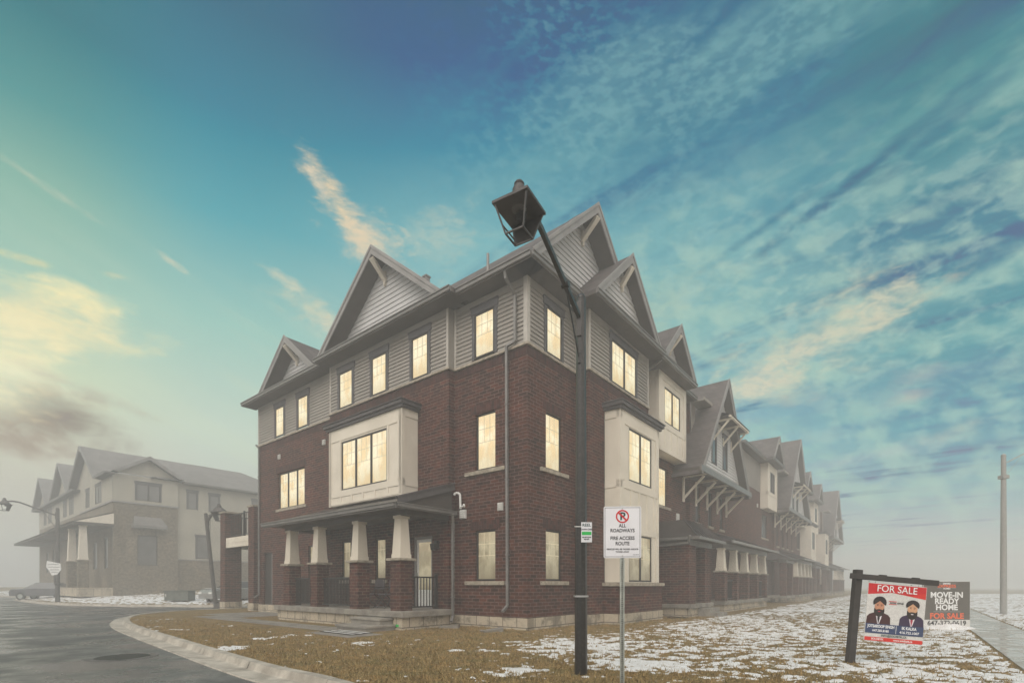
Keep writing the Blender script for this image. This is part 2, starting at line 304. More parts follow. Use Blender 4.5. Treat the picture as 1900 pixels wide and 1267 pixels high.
MM('iron', (.035, .03, .028), .6, .4, build=mottled((.02, .018, .016), (.07, .06, .05), 14, bmp=.8, bs=60))
for k, c in dict(ink_black=(.012, .012, .015), ink_red=(.55, .015, .02), ink_red2=(.62, .03, .02), ink_blue=(.035, .055, .13), ink_white=(.78, .78, .78), ink_paper=(.62, .61, .59), ink_green=(.03, .45, .09),
                 ink_grey=(.115, .105, .092), ink_orange=(.75, .13, .05), ink_skin=(.52, .25, .15), ink_skin2=(.6, .34, .2), ink_beard=(.022, .014, .012), ink_turban=(.02, .014, .016),
                 ink_maroon=(.055, .016, .018), ink_navy=(.04, .022, .06), ink_shirt=(.7, .66, .7), ink_pink=(.4, .03, .06), ink_silver=(.35, .35, .35), ink_teal=(.005, .05, .045)).items():
    MM(k, c, .5, build=mottled(tuple(q*.93 for q in c), tuple(min(1, q*1.06) for q in c), 30, 3))

# ------------------------------------------------------------ mesh helpers
class MB:
    def __init__(s, f=None): s.v = []; s.f = []; s.m = []; s.fr = f
    def pt(s, p): s.v.append(tuple(s.fr(*p)) if s.fr else tuple(p)); return len(s.v)-1
    def face(s, pts, m=0): s.f.append([s.pt(p) for p in pts]); s.m.append(m)
    def box(s, a, b, m=0):
        x0, y0, z0 = a; x1, y1, z1 = b
        i = [s.pt(p) for p in ((x0, y0, z0), (x1, y0, z0), (x1, y1, z0), (x0, y1, z0), (x0, y0, z1), (x1, y0, z1), (x1, y1, z1), (x0, y1, z1))]
        for q in ((0, 3, 2, 1), (4, 5, 6, 7), (0, 1, 5, 4), (1, 2, 6, 5), (2, 3, 7, 6), (3, 0, 4, 7)): s.f.append([i[k] for k in q]); s.m.append(m)
    def prism(s, uz, o0, o1, m=0, ms=None):      # polygon in (u,z) extruded along o
        n = len(uz); a = [s.pt((u, o0, z)) for u, z in uz]; b = [s.pt((u, o1, z)) for u, z in uz]
        s.f.append(a[::-1]); s.m.append(m if not ms else ms[-1]); s.f.append(b); s.m.append(m if not ms else ms[-1])
        for i in range(n): s.f.append([a[i], a[(i+1) % n], b[(i+1) % n], b[i]]); s.m.append(m if not ms else ms[i])
    def bar(s, p, q, w, d=None, m=0, n=4, w2=None):
        p, q = Vector(p), Vector(q); ax = (q-p).normalized(); t = Vector((0, 0, 1)) if abs(ax.z) < .9 else Vector((1, 0, 0))
        a = ax.cross(t).normalized(); b = ax.cross(a); d = d or w; w2 = w2 or w; k2 = w2/w
        ring = []
        for c, k in ((p, 1), (q, k2)):
            if n == 4: off = [(-w/2, -d/2), (w/2, -d/2), (w/2, d/2), (-w/2, d/2)]
            else: off = [(w/2*math.cos(2*math.pi*(i+.5)/n), w/2*math.sin(2*math.pi*(i+.5)/n)) for i in range(n)]
            ring.append([s.pt(c+a*x*k+b*y*k) for x, y in off])
        s.f.append(ring[0][::-1]); s.f.append(ring[1]); s.m += [m, m]
        for i in range(n): s.f.append([ring[0][i], ring[0][(i+1) % n], ring[1][(i+1) % n], ring[1][i]]); s.m.append(m)
    def path(s, pts, w, d=None, m=0, n=4):
        for p, q in zip(pts, pts[1:]): s.bar(p, q, w, d, m, n)
    def frus(s, cx, cy, z0, z1, h0, h1, m=0):
        i = [s.pt((cx+sx*h, cy+sy*h, z)) for z, h in ((z0, h0), (z1, h1)) for sx, sy in ((-1, -1), (1, -1), (1, 1), (-1, 1))]
        for q in ((0, 3, 2, 1), (4, 5, 6, 7), (0, 1, 5, 4), (1, 2, 6, 5), (2, 3, 7, 6), (3, 0, 4, 7)): s.f.append([i[k] for k in q]); s.m.append(m)
    def lathe(s, c, prof, n=16, m=0):
        rs = [[s.pt((c[0]+r*math.cos(2*math.pi*i/n), c[1]+r*math.sin(2*math.pi*i/n), c[2]+z)) for i in range(n)] for r, z in prof]
        for a, b in zip(rs, rs[1:]):
            for i in range(n): s.f.append([a[i], a[(i+1) % n], b[(i+1) % n], b[i]]); s.m.append(m)
        s.f.append(rs[0][::-1]); s.f.append(rs[-1]); s.m += [m, m]
    def build(s, name, mats, parent=None, bevel=0, smooth=False, label=None):
        me = bpy.data.meshes.new(name); me.from_pydata(s.v, [], s.f)
        if not isinstance(mats, (list, tuple)): mats = [mats]
        for k in mats: me.materials.append(MT[k] if isinstance(k, str) else k)
        for p, i in zip(me.polygons, s.m): p.material_index = i
        if smooth:
            for p in me.polygons: p.use_smooth = True
        me.update(); o = bpy.data.objects.new(name, me); sc.collection.objects.link(o); o.parent = parent
        if bevel:
            b = o.modifiers.new('b', 'BEVEL'); b.width = bevel; b.segments = 2; b.limit_method = 'ANGLE'
        if label: o['label'] = label
        return o
def tag(o, label=None, cat=None, group=None, kind=None):
    for k, v in (('label', label), ('category', cat), ('group', group), ('kind', kind)):
        if v: o[k] = v
    return o
def empty(name, loc, rz, label, cat, group=None):
    o = bpy.data.objects.new(name, None); sc.collection.objects.link(o); o.location = loc; o.rotation_euler = (0, 0, rz)
    o.empty_display_size = .3; return tag(o, label, cat, group)
def FL(x0=0, y0=0): return lambda u, o, z: (x0-o, y0+u, z)
def FR(x0=0, y0=0): return lambda u, o, z: (x0+u, y0-o, z)
ROT = math.atan2(.77792, .62845)
VX, VY = (.62845, .77792), (-.77792, .62845)
H0 = (.42, 13.74)
def LW(x, y, z=0, h=H0): return (h[0]+x*VX[0]+y*VY[0], h[1]+x*VX[1]+y*VY[1], z)
GZ = -.07
def G(px, py, z=GZ):
    t = (z-CAMZ)/((1085-py)/916); return ((px-950)/916*t, t, z)

def wall(mb, u0, u1, z0, z1, o, holes=(), dep=.12, m=0):
    us = sorted({u0, u1, *[h[0] for h in holes], *[h[1] for h in holes]}); zs = sorted({z0, z1, *[h[2] for h in holes], *[h[3] for h in holes]})
    us = [u for u in us if u0 <= u <= u1]; zs = [z for z in zs if z0 <= z <= z1]
    for a, b in zip(us, us[1:]):
        for c, d in zip(zs, zs[1:]):
            um, zm = (a+b)/2, (c+d)/2
            if any(h[0] < um < h[1] and h[2] < zm < h[3] for h in holes): continue
            mb.face([(a, o, c), (b, o, c), (b, o, d), (a, o, d)], m)
    for a, b, c, d in holes:
        p = o-dep
        mb.face([(a, o, c), (a, p, c), (a, p, d), (a, o, d)], m); mb.face([(b, p, c), (b, o, c), (b, o, d), (b, p, d)], m)
        mb.face([(a, p, c), (a, o, c), (b, o, c), (b, p, c)], m); mb.face([(a, o, d), (a, p, d), (b, p, d), (b, o, d)], m)
def laps(mb, zb, zt, span, o, holes=(), p=.125, m=0):
    n = max(1, round((zt-zb)/p)); p = (zt-zb)/n
    for i in range(n):
        z0, z1 = zb+i*p, zb+(i+1)*p; zm = (z0+z1)/2
        a0, b0 = span(z0); a1, b1 = span(z1)
        if b0-a0 < .02: continue
        cuts = sorted((h[0], h[1]) for h in holes if h[2] < zm < h[3]); seg = []; c = a0
        for h in cuts:
            if h[0] > c: seg.append((c, h[0]))
            c = max(c, h[1])
        if c < b0: seg.append((c, b0))
        for a, b in seg:
            ta = a1 if a == a0 else a; tb = b1 if b == b0 else b
            mb.face([(a, o+.034, z0), (b, o+.034, z0), (tb, o+.004, z1), (ta, o+.004, z1)], m)
            mb.face([(a, o-.01, z0), (b, o-.01, z0), (b, o+.034, z0), (a, o+.034, z0)], m)
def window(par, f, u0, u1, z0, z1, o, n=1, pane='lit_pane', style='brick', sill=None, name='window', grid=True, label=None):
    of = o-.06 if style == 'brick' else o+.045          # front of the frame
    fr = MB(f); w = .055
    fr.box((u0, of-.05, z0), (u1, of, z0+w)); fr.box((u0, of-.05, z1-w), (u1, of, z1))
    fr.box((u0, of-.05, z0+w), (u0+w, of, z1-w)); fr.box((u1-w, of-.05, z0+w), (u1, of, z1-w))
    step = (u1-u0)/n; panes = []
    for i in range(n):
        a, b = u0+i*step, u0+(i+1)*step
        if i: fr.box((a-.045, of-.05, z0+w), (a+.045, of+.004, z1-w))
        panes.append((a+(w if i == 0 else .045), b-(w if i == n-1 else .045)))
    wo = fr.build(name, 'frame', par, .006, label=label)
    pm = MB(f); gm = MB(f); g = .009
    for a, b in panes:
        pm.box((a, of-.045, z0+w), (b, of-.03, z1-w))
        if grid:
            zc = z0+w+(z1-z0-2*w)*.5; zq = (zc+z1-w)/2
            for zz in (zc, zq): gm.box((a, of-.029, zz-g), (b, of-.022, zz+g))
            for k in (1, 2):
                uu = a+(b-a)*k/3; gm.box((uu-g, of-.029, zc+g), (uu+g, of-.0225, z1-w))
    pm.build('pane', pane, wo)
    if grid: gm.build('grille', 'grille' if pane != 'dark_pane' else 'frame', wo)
    if style == 'siding':
        c = MB(f); k = .10
        c.box((u0-k, o-.02, z0-.03), (u0-.001, o+.05, z1)); c.box((u1+.001, o-.02, z0-.03), (u1+k, o+.05, z1))
        c.box((u0-k-.04, o-.02, z1+.001), (u1+k+.04, o+.065, z1+.2)); c.box((u0-k-.06, o-.02, z1+.2), (u1+k+.06, o+.09, z1+.235))
        c.build('casing', 'casing', wo, .006)
    if sill:
        s = MB(f); s.box((u0-sill, o-.05, z0-.13), (u1+sill, o+.07, z0-.012)); s.build('sill', 'stone_sill', wo, .012)
    return wo
def gable(par, f, uc, hw, ob, zf, zp, back, ow, siding='gable_toplit', wallz=None, bracket=True, ovl=.12, holes=(), lap=.16, soffz=None):
    """gable end: roof slabs running back from the barge plane, barge boards, lapped wall, apex bracket"""
    s = (zp-zf)/hw; t = .16*math.sqrt(1+s*s)
    r = MB(f)
    for k in (-1, 1):
        r.prism([(uc+k*hw, zf), (uc, zp), (uc, zp-t), (uc+k*(hw-t/s), zf)], ob, -back, ms=[0, 1, 1, 1, 1])
    ro = r.build('roof', ['shingle_fogged' if siding == 'siding_pale' else 'shingle', 'soffit'], par)
    b = MB(f); d = .21*math.sqrt(1+s*s)
    for k in (-1, 1):
        b.prism([(uc+k*(hw+.01), zf+.01), (uc, zp+.02), (uc, zp-d), (uc+k*(hw-(d)/s), zf+.0)], ob+.001, ob+.04)
        b.prism([(uc+k*(hw+.04), zf+.02), (uc, zp+.06), (uc, zp-.06), (uc+k*(hw-.08/s), zf+.0)], ob+.04, ob+.065)
    b.build('barge_board', 'barge', ro, .008)
    if siding:
        wz = wallz if wallz is not None else zf
        w = MB(f); zt = zp-t
        w.fr = f; sp_ = lambda z: (uc-(zt-z)/s, uc+(zt-z)/s)
        laps(w, wz, zt-.05, sp_, ow, holes, lap); w.build('gable_siding', siding, par)
    if bracket:
        c = MB(f); za = zp-t-.08
        c.bar((uc, ow+.02, za-.62), (uc, ob+.03, za-.10), .16, .13); c.bar((uc, ow+.035, za-.80), (uc, ow+.035, za-.30), .15, .07)
        c.build('gable_bracket', 'cream', par, .01)
    return ro
def eave(par, f, u0, u1, ow, ob, z=9.80, gut=True, ends=(1, 1)):
    e = MB(f); e.box((u0, ow-.05, z), (u1, ob-.02, z+.04)); e.build('soffit', 'soffit', par)
    g = MB(f)
    g.prism([(u0, z-.02), (u1, z-.02), (u1, z+.13), (u0, z+.13)], ob-.019, ob+.0)
    g.box((u0, ob+.001, z+.01), (u1, ob+.07, z+.11)); g.box((u0, ob+.001, z+.111), (u1, ob+.10, z+.15))
    g.build('gutter', 'gutter', par, .006)
    t = MB(f); t.box((u0+.01, ow-.05, z+.041), (u1-.01, ob-.021, z+.145)); t.build('roof_skirt', 'shingle', par)
def creambox(par, f, u0, u1, ob, ow, z0, z1, holes, lines, name='bay_box', sidelines=(), bottom=True):
    """panelled projecting box: front panel, two cheeks, raised battens"""
    m = MB(f); wall(m, u0, u1, z0, z1, ob, holes, .08)
    m.face([(u0, ow, z0), (u0, ob, z0), (u0, ob, z1), (u0, ow, z1)]); m.face([(u1, ob, z0), (u1, ow, z0), (u1, ow, z1), (u1, ob, z1)])
    if bottom: m.face([(u0, ow, z0), (u1, ow, z0), (u1, ob, z0), (u0, ob, z0)])
    bo = m.build(name, 'cream', par)
    b = MB(f)
    for (a, c, d, e) in lines: b.box((a, ob-.01, d), (c, ob+.022, e))
    for (za, zb) in sidelines:
        b.box((u0-.022, ow+.01, za), (u0+.01, ob-.012, zb))
        b.box((u1-.01, ow+.01, za), (u1+.022, ob-.012, zb))
    for uu, q in ((u0, -1), (u1, 1)):      # corner battens
        b.box((min(uu, uu+q*.022), ob-.13, z0), (max(uu, uu+q*.022), ob+.022, z1)) if False else b.box((uu-.0 if q < 0 else uu-.13, ob-.01, z0), (uu+.13 if q < 0 else uu, ob+.022, z1))
        b.box((min(uu, uu+q*.022), ob-.12, z0), (max(uu, uu+q*.022), ob+.022, z1))
    b.build('batten', 'cream', bo)
    return bo
def cornice(par, f, u0, u1, ow, ob, z, side=.18):
    c = MB(f); c.box((u0-side*.6, ow, z), (u1+side*.6, ob+.10, z+.09)); c.box((u0-side, ow, z+.091), (u1+side, ob+.17, z+.2)); c.box((u0-side-.04, ow, z+.201), (u1+side+.04, ob+.21, z+.235))
    c.prism([(u0-side, z+.236), (u1+side, z+.236), (u1, z+.34), (u0, z+.34)], ow, ow+.3)
    return c.build('cornice', 'cornice', par, .008)
def solbar(mb, u0, u1, z0, z1, o): mb.box((u0, o-.02, z0), (u1, o+.012, z1))
def column(par, x, y, z0, zped, ztop, hw=.22, cap=.3, top=.14, bm='brick'):
    c = MB(); c.frus(x, y, z0, zped-.07, hw, hw)
    o = c.build('porch_column', bm, par)
    s = MB(); s.frus(x, y, zped-.072, zped, cap, cap); s.build('cap_stone', 'stone_sill', o, .012)
    t = MB(); t.frus(x, y, zped+.001, zped+.12, hw*.93, hw*.92); t.frus(x, y, zped+.121, ztop-.09, hw*.86, top); t.frus(x, y, ztop-.089, ztop, top*1.22, top*1.22)
    t.build('tapered_shaft', 'cream', o, .006)
    return o
def railing(par, p, q, z0, z1, sp=.11, posts=()):
    p, q = Vector((*p, 0)), Vector((*q, 0)); m = MB(); L = (q-p).length; n = max(2, int(L/sp))
    m.bar(p+Vector((0, 0, z1)), q+Vector((0, 0, z1)), .05, .045); m.bar(p+Vector((0, 0, z0+.09)), q+Vector((0, 0, z0+.09)), .035, .035)
    for i in range(1, n):
        a = p.lerp(q, i/n); m.bar(a+Vector((0, 0, z0+.09)), a+Vector((0, 0, z1)), .024)
    for a in posts: m.frus(a[0], a[1], z0, z1+.08, .04, .04); m.frus(a[0], a[1], z1+.081, z1+.1, .05, .03); m.frus(a[0], a[1], z0, z0+.05, .06, .06)
    return m.build('railing', 'black_metal', par)
def ventbox(par, f, u, o, z, s=.16, name='wall_vent'):
    m = MB(f); m.box((u-s/2, o, z), (u+s/2, o+.05, z+s*1.2))
    for i in range(4): m.box((u-s/2+.015, o+.05, z+.02+i*s*.27), (u+s/2-.015, o+.075, z+.035+i*s*.27))
    return m.build(name, 'vent_white', par)
def downspout(par, pts):
    m = MB(); m.path(pts, .075, .06)
    for a, b in zip(pts, pts[1:]):
        if abs(a[2]-b[2]) > 1.5:
            for k in (.2, .5, .8):
                p = Vector(a).lerp(Vector(b), k); m.frus(p.x, p.y, p.z, p.z+.03, .048, .048)
    return m.build('downspout', 'pipe', par)

# ============================================================ CORNER HOUSE
def corner_house():
    h = empty('corner_house', (H0[0], H0[1], 0), ROT, 'three storey red brick corner house with lit yellow windows, cream bays and a wide porch', 'house', 'brick row houses')
    A = FL(); B = FR()
    zs = 7.9; zt = 9.82; zb = .27
    # ---- brick body. left facade
    br = MB(A)
    hA = [(1.17, 1.97, 1.33, 2.84), (1.17, 1.97, 4.65, 6.35)]
    wall(br, 0, 2.86, zb, zs, 0, hA)
    # ground openings of the middle section (window, window, door under the porch)
    gB = [(6.06, 6.66, 1.40, 2.86), (8.2, 8.8, 1.40, 2.88)]; dB = (3.62, 4.52, .5, 2.78)
    wall(br, 2.86, 9.6, zb, zs, .25, gB+[dB])
    br.face([(2.86, 0, zb), (2.86, .25, zb), (2.86, .25, zs), (2.86, 0, zs)]); br.face([(9.6, .25, zb), (9.6, 0, zb), (9.6, 0, zs), (9.6, .25, zs)])
    hC = [(12.06, 14.49, 4.70, 6.34), (11.1, 11.75, 1.5, 2.88), (15.0, 15.9, .12, 2.74)]
    wall(br, 9.6, 16.4, zb, zs, 0, hC, .14)
    # end and back walls
    br.face([(16.4, 0, zb), (16.4, -10, zb), (16.4, -10, zs), (16.4, 0, zs)])
    # right facade
    br.fr = B
    hR = [(.91, 1.77, 1.33, 2.84), (.91, 1.77, 4.62, 6.30)]
    wall(br, 0, 2.5, zb, zs, 0, hR)
    wall(br, 2.5, 3.5, zb, zs, .5); wall(br, 6.6, 6.97, zb, zs, .5); wall(br, 3.5, 6.6, 6.8, zs, .5)
    br.face([(2.5, 0, zb), (2.5, .5, zb), (2.5, .5, zs), (2.5, 0, zs)]); br.face([(6.97, .5, zb), (6.97, 0, zb), (6.97, 0, zs), (6.97, .5, zs)])
    wall(br, 3.47, 6.99, zb, 1.16, 1.05); br.face([(3.47, .5, zb), (3.47, 1.05, zb), (3.47, 1.05, 1.16), (3.47, .5, 1.16)]); br.face([(6.99, 1.05, zb), (6.99, 0, zb), (6.99, 0, 1.16), (6.99, 1.05, 1.16)])
    hU = [(8.5, 10.28, 4.62, 6.28)]
    wall(br, 6.97, 12.42, zb, 9.8, 0, hU, .16)
    br.face([(12.42, 0, zb), (12.42, -6, zb), (12.42, -6, 9.8), (12.42, 0, 9.8)])
    br.build('brick_wall', 'brick', h)
    # ---- soldier courses
    for F_, L_ in ((A, ((.98, 2.16, 2.86, 0), (.98, 2.16, 6.37, 0), (11.95, 14.6, 6.36, 0))), (B, ((.75, 1.95, 2.86, 0), (.75, 1.95, 6.32, 0)))):
        for u0, u1, z, o in L_: so_ = MB(F_); solbar(so_, u0, u1, z, z+.26, o); so_.build('brick_lintel', 'soldier', h)
    for F_, L_ in ((A, ((-.012, 2.85, zs-.27, 0), (2.85, 9.61, zs-.27, .25), (9.62, 16.4, zs-.27, 0))), (B, ((.001, 2.49, zs-.27, 0), (2.49, 6.98, zs-.27, .5), (3.46, 7.0, .91, 1.05)))):
        for u0, u1, z, o in L_: so_ = MB(F_); solbar(so_, u0, u1, z, z+.25, o); so_.build('soldier_course', 'soldier', h)
    # ---- foundation
    fo = MB(A); fo.box((-.02, -.3, -.3), (2.9, .015, zb)); fo.box((2.9, -.3, -.3), (9.6, .262, zb)); fo.box((9.6, -.3, -.3), (16.42, .015, zb))
    fo.fr = B; fo.box((-.01, -.29, -.3), (2.49, .02, zb-.002)); fo.box((2.49, -.3, -.3), (3.455, .52, zb-.001)); fo.box((3.455, -.3, -.3), (7.01, 1.07, zb-.003)); fo.box((7.01, -.3, -.3), (12.42, .02, zb-.002))
    fo.build('foundation', 'foundation', h)
    # ---- upper siding
    W3 = [(1.15, 1.95), ]; s = MB(A)
    wA = (1.17, 1.97, 8.02, 9.36); hA3 = [wA]
    laps(s, zs+.06, zt, lambda z: (.1, 2.77), 0, hA3)
    wB = [(3.78, 4.60, 7.98, 9.36), (5.95, 6.82, 7.98, 9.36), (8.02, 8.92, 7.98, 9.36)]
    laps(s, zs+.06, zt, lambda z: (2.94, 9.52), .25, wB)
    wC = [(11.72, 12.58, 8.02, 9.36), (13.82, 14.62, 8.02, 9.36)]
    laps(s, zs+.06, zt, lambda z: (9.62, 16.32), 0, wC)
    s.face([(2.86, 0, zs), (2.86, .25, zs), (2.86, .25, zt), (2.86, 0, zt)])
    s.fr = B
    wR = [(.88, 1.70, 7.98, 9.36)]; laps(s, zs+.06, zt, lambda z: (.1, 2.5), 0, wR)
    wR2 = [(3.95, 5.85, 7.98, 9.42)]; laps(s, zs+.06, zt, lambda z: (2.6, 6.87), .5, wR2)
    s.face([(2.5, 0, zs), (2.5, .5, zs), (2.5, .5, zt), (2.5, 0, zt)]); s.face([(6.97, .5, zs), (6.97, 0, zs), (6.97, 0, zt), (6.97, .5, zt)])
    s.build('lap_siding', 'siding', h)
    for F_, L_ in ((A, ((2.865, .20, 2.95, .285), (9.52, .20, 9.605, .285), (16.32, -.05, 16.405, .035), (2.77, -.02, 2.855, .03))), (B, ((2.505, .45, 2.59, .535), (6.88, .45, 6.965, .535)))):
        for a_, o_, b_, p_ in L_: ct = MB(F_); ct.box((a_, o_, zs+.06), (b_, p_, zt)); ct.build('corner_trim', 'corner_trim', h, .006)
    ct = MB(); ct.face([(-.035, .1, zs+.06), (-.035, -.035, zs+.06), (-.035, -.035, zt), (-.035, .1, zt)]); ct.face([(-.035, -.035, zs+.06), (.1, -.035, zs+.06), (.1, -.035, zt), (-.035, -.035, zt)]); ct.build('corner_trim', 'corner_trim', h)
    fz = MB(A); fz.box((.1, 0, zt-.2), (2.77, .04, zt-.03)); fz.box((2.95, .25, zt-.2), (9.52, .29, zt-.03)); fz.box((9.61, 0, zt-.2), (16.32, .04, zt-.03))
    fz.fr = B; fz.box((.1, 0, zt-.2), (2.48, .04, zt-.03)); fz.box((2.59, .5, zt-.2), (6.88, .54, zt-.03)); fz.build('frieze_board', 'siding', h)
    for F_, L_ in ((A, (((-.07, -.05, zs-.015), (2.8, .07, zs+.06)), ((2.8, .0, zs-.012), (9.68, .32, zs+.062)), ((9.68, -.05, zs-.015), (16.47, .07, zs+.06)))), (B, (((-.0705, -.05, zs-.0145), (2.43, .0705, zs+.0595)), ((2.43, .0, zs-.012), (7.03, .57, zs+.062)), ((3.38, .4, 1.165), (7.08, 1.12, 1.28))))):
        for a_, b_ in L_: lg = MB(F_); lg.box(a_, b_); lg.build('stone_ledge', 'stone_sill', h, .01)
    # ---- windows, left facade
    window(h, A, *hA[0], 0, pane='lit_pane_dim', sill=.4); window(h, A, *hA[1], 0, sill=.4); window(h, A, *wA, 0, style='siding')
    for w in wB: window(h, A, *w, .25, style='siding')
    for w in wC: window(h, A, *w, 0, style='siding')
    window(h, A, *hC[0], -.04, n=3, sill=.14); window(h, A, *hC[1], 0, pane='lit_pane_dim')
    for w in gB: window(h, A, *w, .25, pane='lit_pane_dim', sill=.12)
    window(h, B, *hR[0], 0, pane='lit_pane_dim', sill=.3); window(h, B, *hR[1], 0, sill=.3); window(h, B, *wR[0], 0, style='siding')
    window(h, B, *wR2[0], .5, n=2, style='siding'); window(h, B, *hU[0], -.04, n=2, sill=.3)
    # ---- cream bay on the left facade
    u0, u1, ob = 4.33, 8.55, .9; w = (5.10, 7.78, 4.62, 6.38)
    ln = [(u0, u1, 6.62, 6.9), (u0, u0+.2, 4.55, 6.62), (u1-.16, u1, 4.55, 6.62), (u0+.2, u1-.16, 6.44, 6.62), (u0+.66, 5.09, 4.62, 6.44), (7.79, 7.87, 4.62, 6.44), (u0, u1, 4.40, 4.62), (u0, u1, 4.12, 4.2)]
    ln += [(u0+k*(u1-u0-.1)/6, u0+k*(u1-u0-.1)/6+.1, 4.2, 4.40) for k in range(7)]
    creambox(h, A, u0, u1, ob, .25, 4.09, 6.9, [w], ln, sidelines=((6.62, 6.9), (4.40, 4.62)))
    window(h, A, *w, ob+.05, n=3); cornice(h, A, u0, u1, .25, ob, 6.87)
    # ---- two storey cream bay on the right facade
    u0, u1, ob = 3.55, 6.62, 1.05; w1 = (4.19, 6.03, 4.66, 6.41); w2 = (4.19, 6.03, 1.31, 2.9)
    ln = [(u0, u1, 6.6, 6.9), (u0+.13, u1-.13, 6.44, 6.598), (u0+.13, u0+.3, 4.62, 6.44), (u1-.28, u1-.13, 4.62, 6.44), (u0, u1, 4.36, 4.6), (u0, u1, 2.92, 3.1)]
    ln += [(u, u+.1, 3.1, 4.36) for u in (3.68, 4.3, 4.95, 5.6, 6.2)] + [(u0+.13, u0+.3, 1.3, 2.92), (u1-.28, u1-.13, 1.3, 2.92)]
    creambox(h, B, u0, u1, ob, .5, 1.29, 6.9, [w1, w2], ln, sidelines=((6.6, 6.9), (4.36, 4.6), (2.92, 3.1)), bottom=False)
    window(h, B, *w1, ob+.05, n=2); window(h, B, *w2, ob+.05, n=2, pane='lit_pane_dim'); cornice(h, B, u0, u1, .5, ob, 6.87)
    # ---- cream third storey box beyond it
    u0, u1, ob = 8.02, 11.02, .5; w = (8.62, 10.36, 7.85, 9.3)
    ln = [(u0, u1, 9.5, 9.82), (u0+.13, u0+.3, 7.8, 9.5), (u1-.3, u1-.13, 7.8, 9.5), (u0, u1, 7.6, 7.8), (u0, u1, 6.62, 6.8)] + [(u, u+.09, 6.8, 7.6) for u in (8.62, 9.3, 9.98, 10.6)]
    creambox(h, B, u0, u1, ob, 0, 6.62, 9.82, [w], ln, sidelines=((9.5, 9.82), (7.6, 7.8))); window(h, B, *w, ob+.05, n=2)
    # ---- eaves and roofs
    eave(h, A, -.6, 2.15, 0, .6); eave(h, A, 2.152, 9.75, .25, .85); eave(h, A, 9.752, 16.8, 0, .6)
    eave(h, B, -.62, 1.92, 0, .6); eave(h, B, 1.922, 7.08, .5, 1.1); eave(h, B, 7.15, 10.92, 0, 1.0); eave(h, B, 10.922, 12.4, 0, .5)
    sl_ = (13.23-9.95)/3.49; rt = MB(); zr = 13.2; xr = 2.89
    rt.face([(-.62, -.55, 9.92), (xr, -.55, zr), (xr, 13.2, zr), (-.62, 16.8, 9.92)]); rt.face([(xr, -.55, zr), (6.4, -.55, 9.92), (6.4, 16.8, 9.92), (xr, 13.2, zr)]); rt.face([(-.62, 16.8, 9.92), (xr, 13.2, zr), (6.4, 16.8, 9.92)])
    rt.face([(6.4, .02, 9.95), (12.4, .02, 9.95), (12.4, 14, 9.95), (6.4, 14, 9.95)])
    rt.build('main_roof', 'shingle', h)
    gable(h, B, 2.89, 3.49, .6, 9.95, 13.23, .3, 0, lap=.17)
    gable(h, B, 4.3, 2.35, 1.1, 9.95, 12.15, 2.0, .69, lap=.17)
    gable(h, B, 8.9, 1.75, 1.05, 9.95, 11.72, 5.0, .55, lap=.17)
    gable(h, A, 6.0, 3.42, .85, 9.95, 12.74, 2.4, .25, lap=.17)
    gable(h, A, 12.58, 2.4, .6, 9.93, 11.86, 1.4, 0, lap=.17)
    vp = MB(); vp.lathe((.55, 1.95, 10.9), [(.045, 0), (.045, .62)], 10); vp.build('roof_pipe', 'pipe', h)
    vp = MB(); vp.frus(1.0, 5.33, 11.9, 12.31, .09, .09); vp.frus(1.0, 5.33, 12.31, 12.36, .115, .115); vp.build('roof_vent', 'pipe', h)
    # ---- downspouts
    downspout(h, [(-.55, .35, 9.83), (-.5, .35, 9.62), (-.10, .35, 9.35), (-.10, .35, 8.05), (-.14, .62, 7.98), (-.10, .66, 7.78), (-.06, .66, .62), (-.28, .66, .45)])
    downspout(h, [(-.45, 2.48, 3.36), (-.33, 2.60, 3.1), (-.33, 2.60, .25), (-.5, 2.5, .1)])
    downspout(h, [(-.1, 16.46, 8.0), (-.08, 16.2, 7.8), (-.08, 16.2, .75), (-.3, 16.2, .6)])
    downspout(h, [(7.35, -.9, 9.83), (7.3, -.5, 9.6), (7.25, -.06, 9.4), (7.25, -.06, 3.9)])
    downspout(h, [(8.0, -1.75, 3.1), (8.2, -1.6, 2.85), (8.2, -.12, 2.75), (8.2, -.08, .4), (8.1, -.3, .3)])
    # ---- vents
    ventbox(h, A, 10.46, 0, 6.95, .18); ventbox(h, A, 14.28, 0, 6.98, .18); ventbox(h, A, .95, 0, 3.36, .19); ventbox(h, B, 11.9, 0, 6.9, .2); ventbox(h, B, 11.35, 0, 4.1, .3)
    pv = MB(A); pv.fr = A; pv.box((2.34, 0, 3.25), (2.56, .08, 3.52))
    for i in range(4): pv.box((2.35, .08, 3.27+i*.06), (2.55, .11, 3.30+i*.06))
    pv.path([(2.50, .1, 3.55), (2.50, .12, 3.98), (2.54, .14, 4.03), (2.60, .22, 4.04), (2.64, .24, 3.97)], .07, n=10); pv.path([(2.34, .12, 3.62), (2.26, .2, 3.64), (2.2, .24, 3.58)], .065, n=10); pv.path([(2.5, .12, 3.6), (2.36, .12, 3.62)], .06, n=10)
    pv.build('exhaust_pipe', 'white', h)
    pv = MB(B); pv.path([(7.9, .05, 3.45), (7.75, .2, 3.42), (7.85, .25, 3.55), (7.85, .25, 3.9), (7.95, .2, 3.98), (8.1, .1, 3.98)], .07, n=10); pv.build('exhaust_pipe', 'white', h)
    # ---- side door (end of left facade) and porch door
    d = MB(A); d.box((15.0, -.14, .12), (15.09, -.02, 2.66)); do = d.build('side_door', 'barge', h)
    d = MB(A); d.box((15.10, -.13, .12), (15.89, -.09, 2.73)); d.build('door_leaf', 'frame', do)
    u0, u1, z0, z1 = dB
    d = MB(A); o = .13
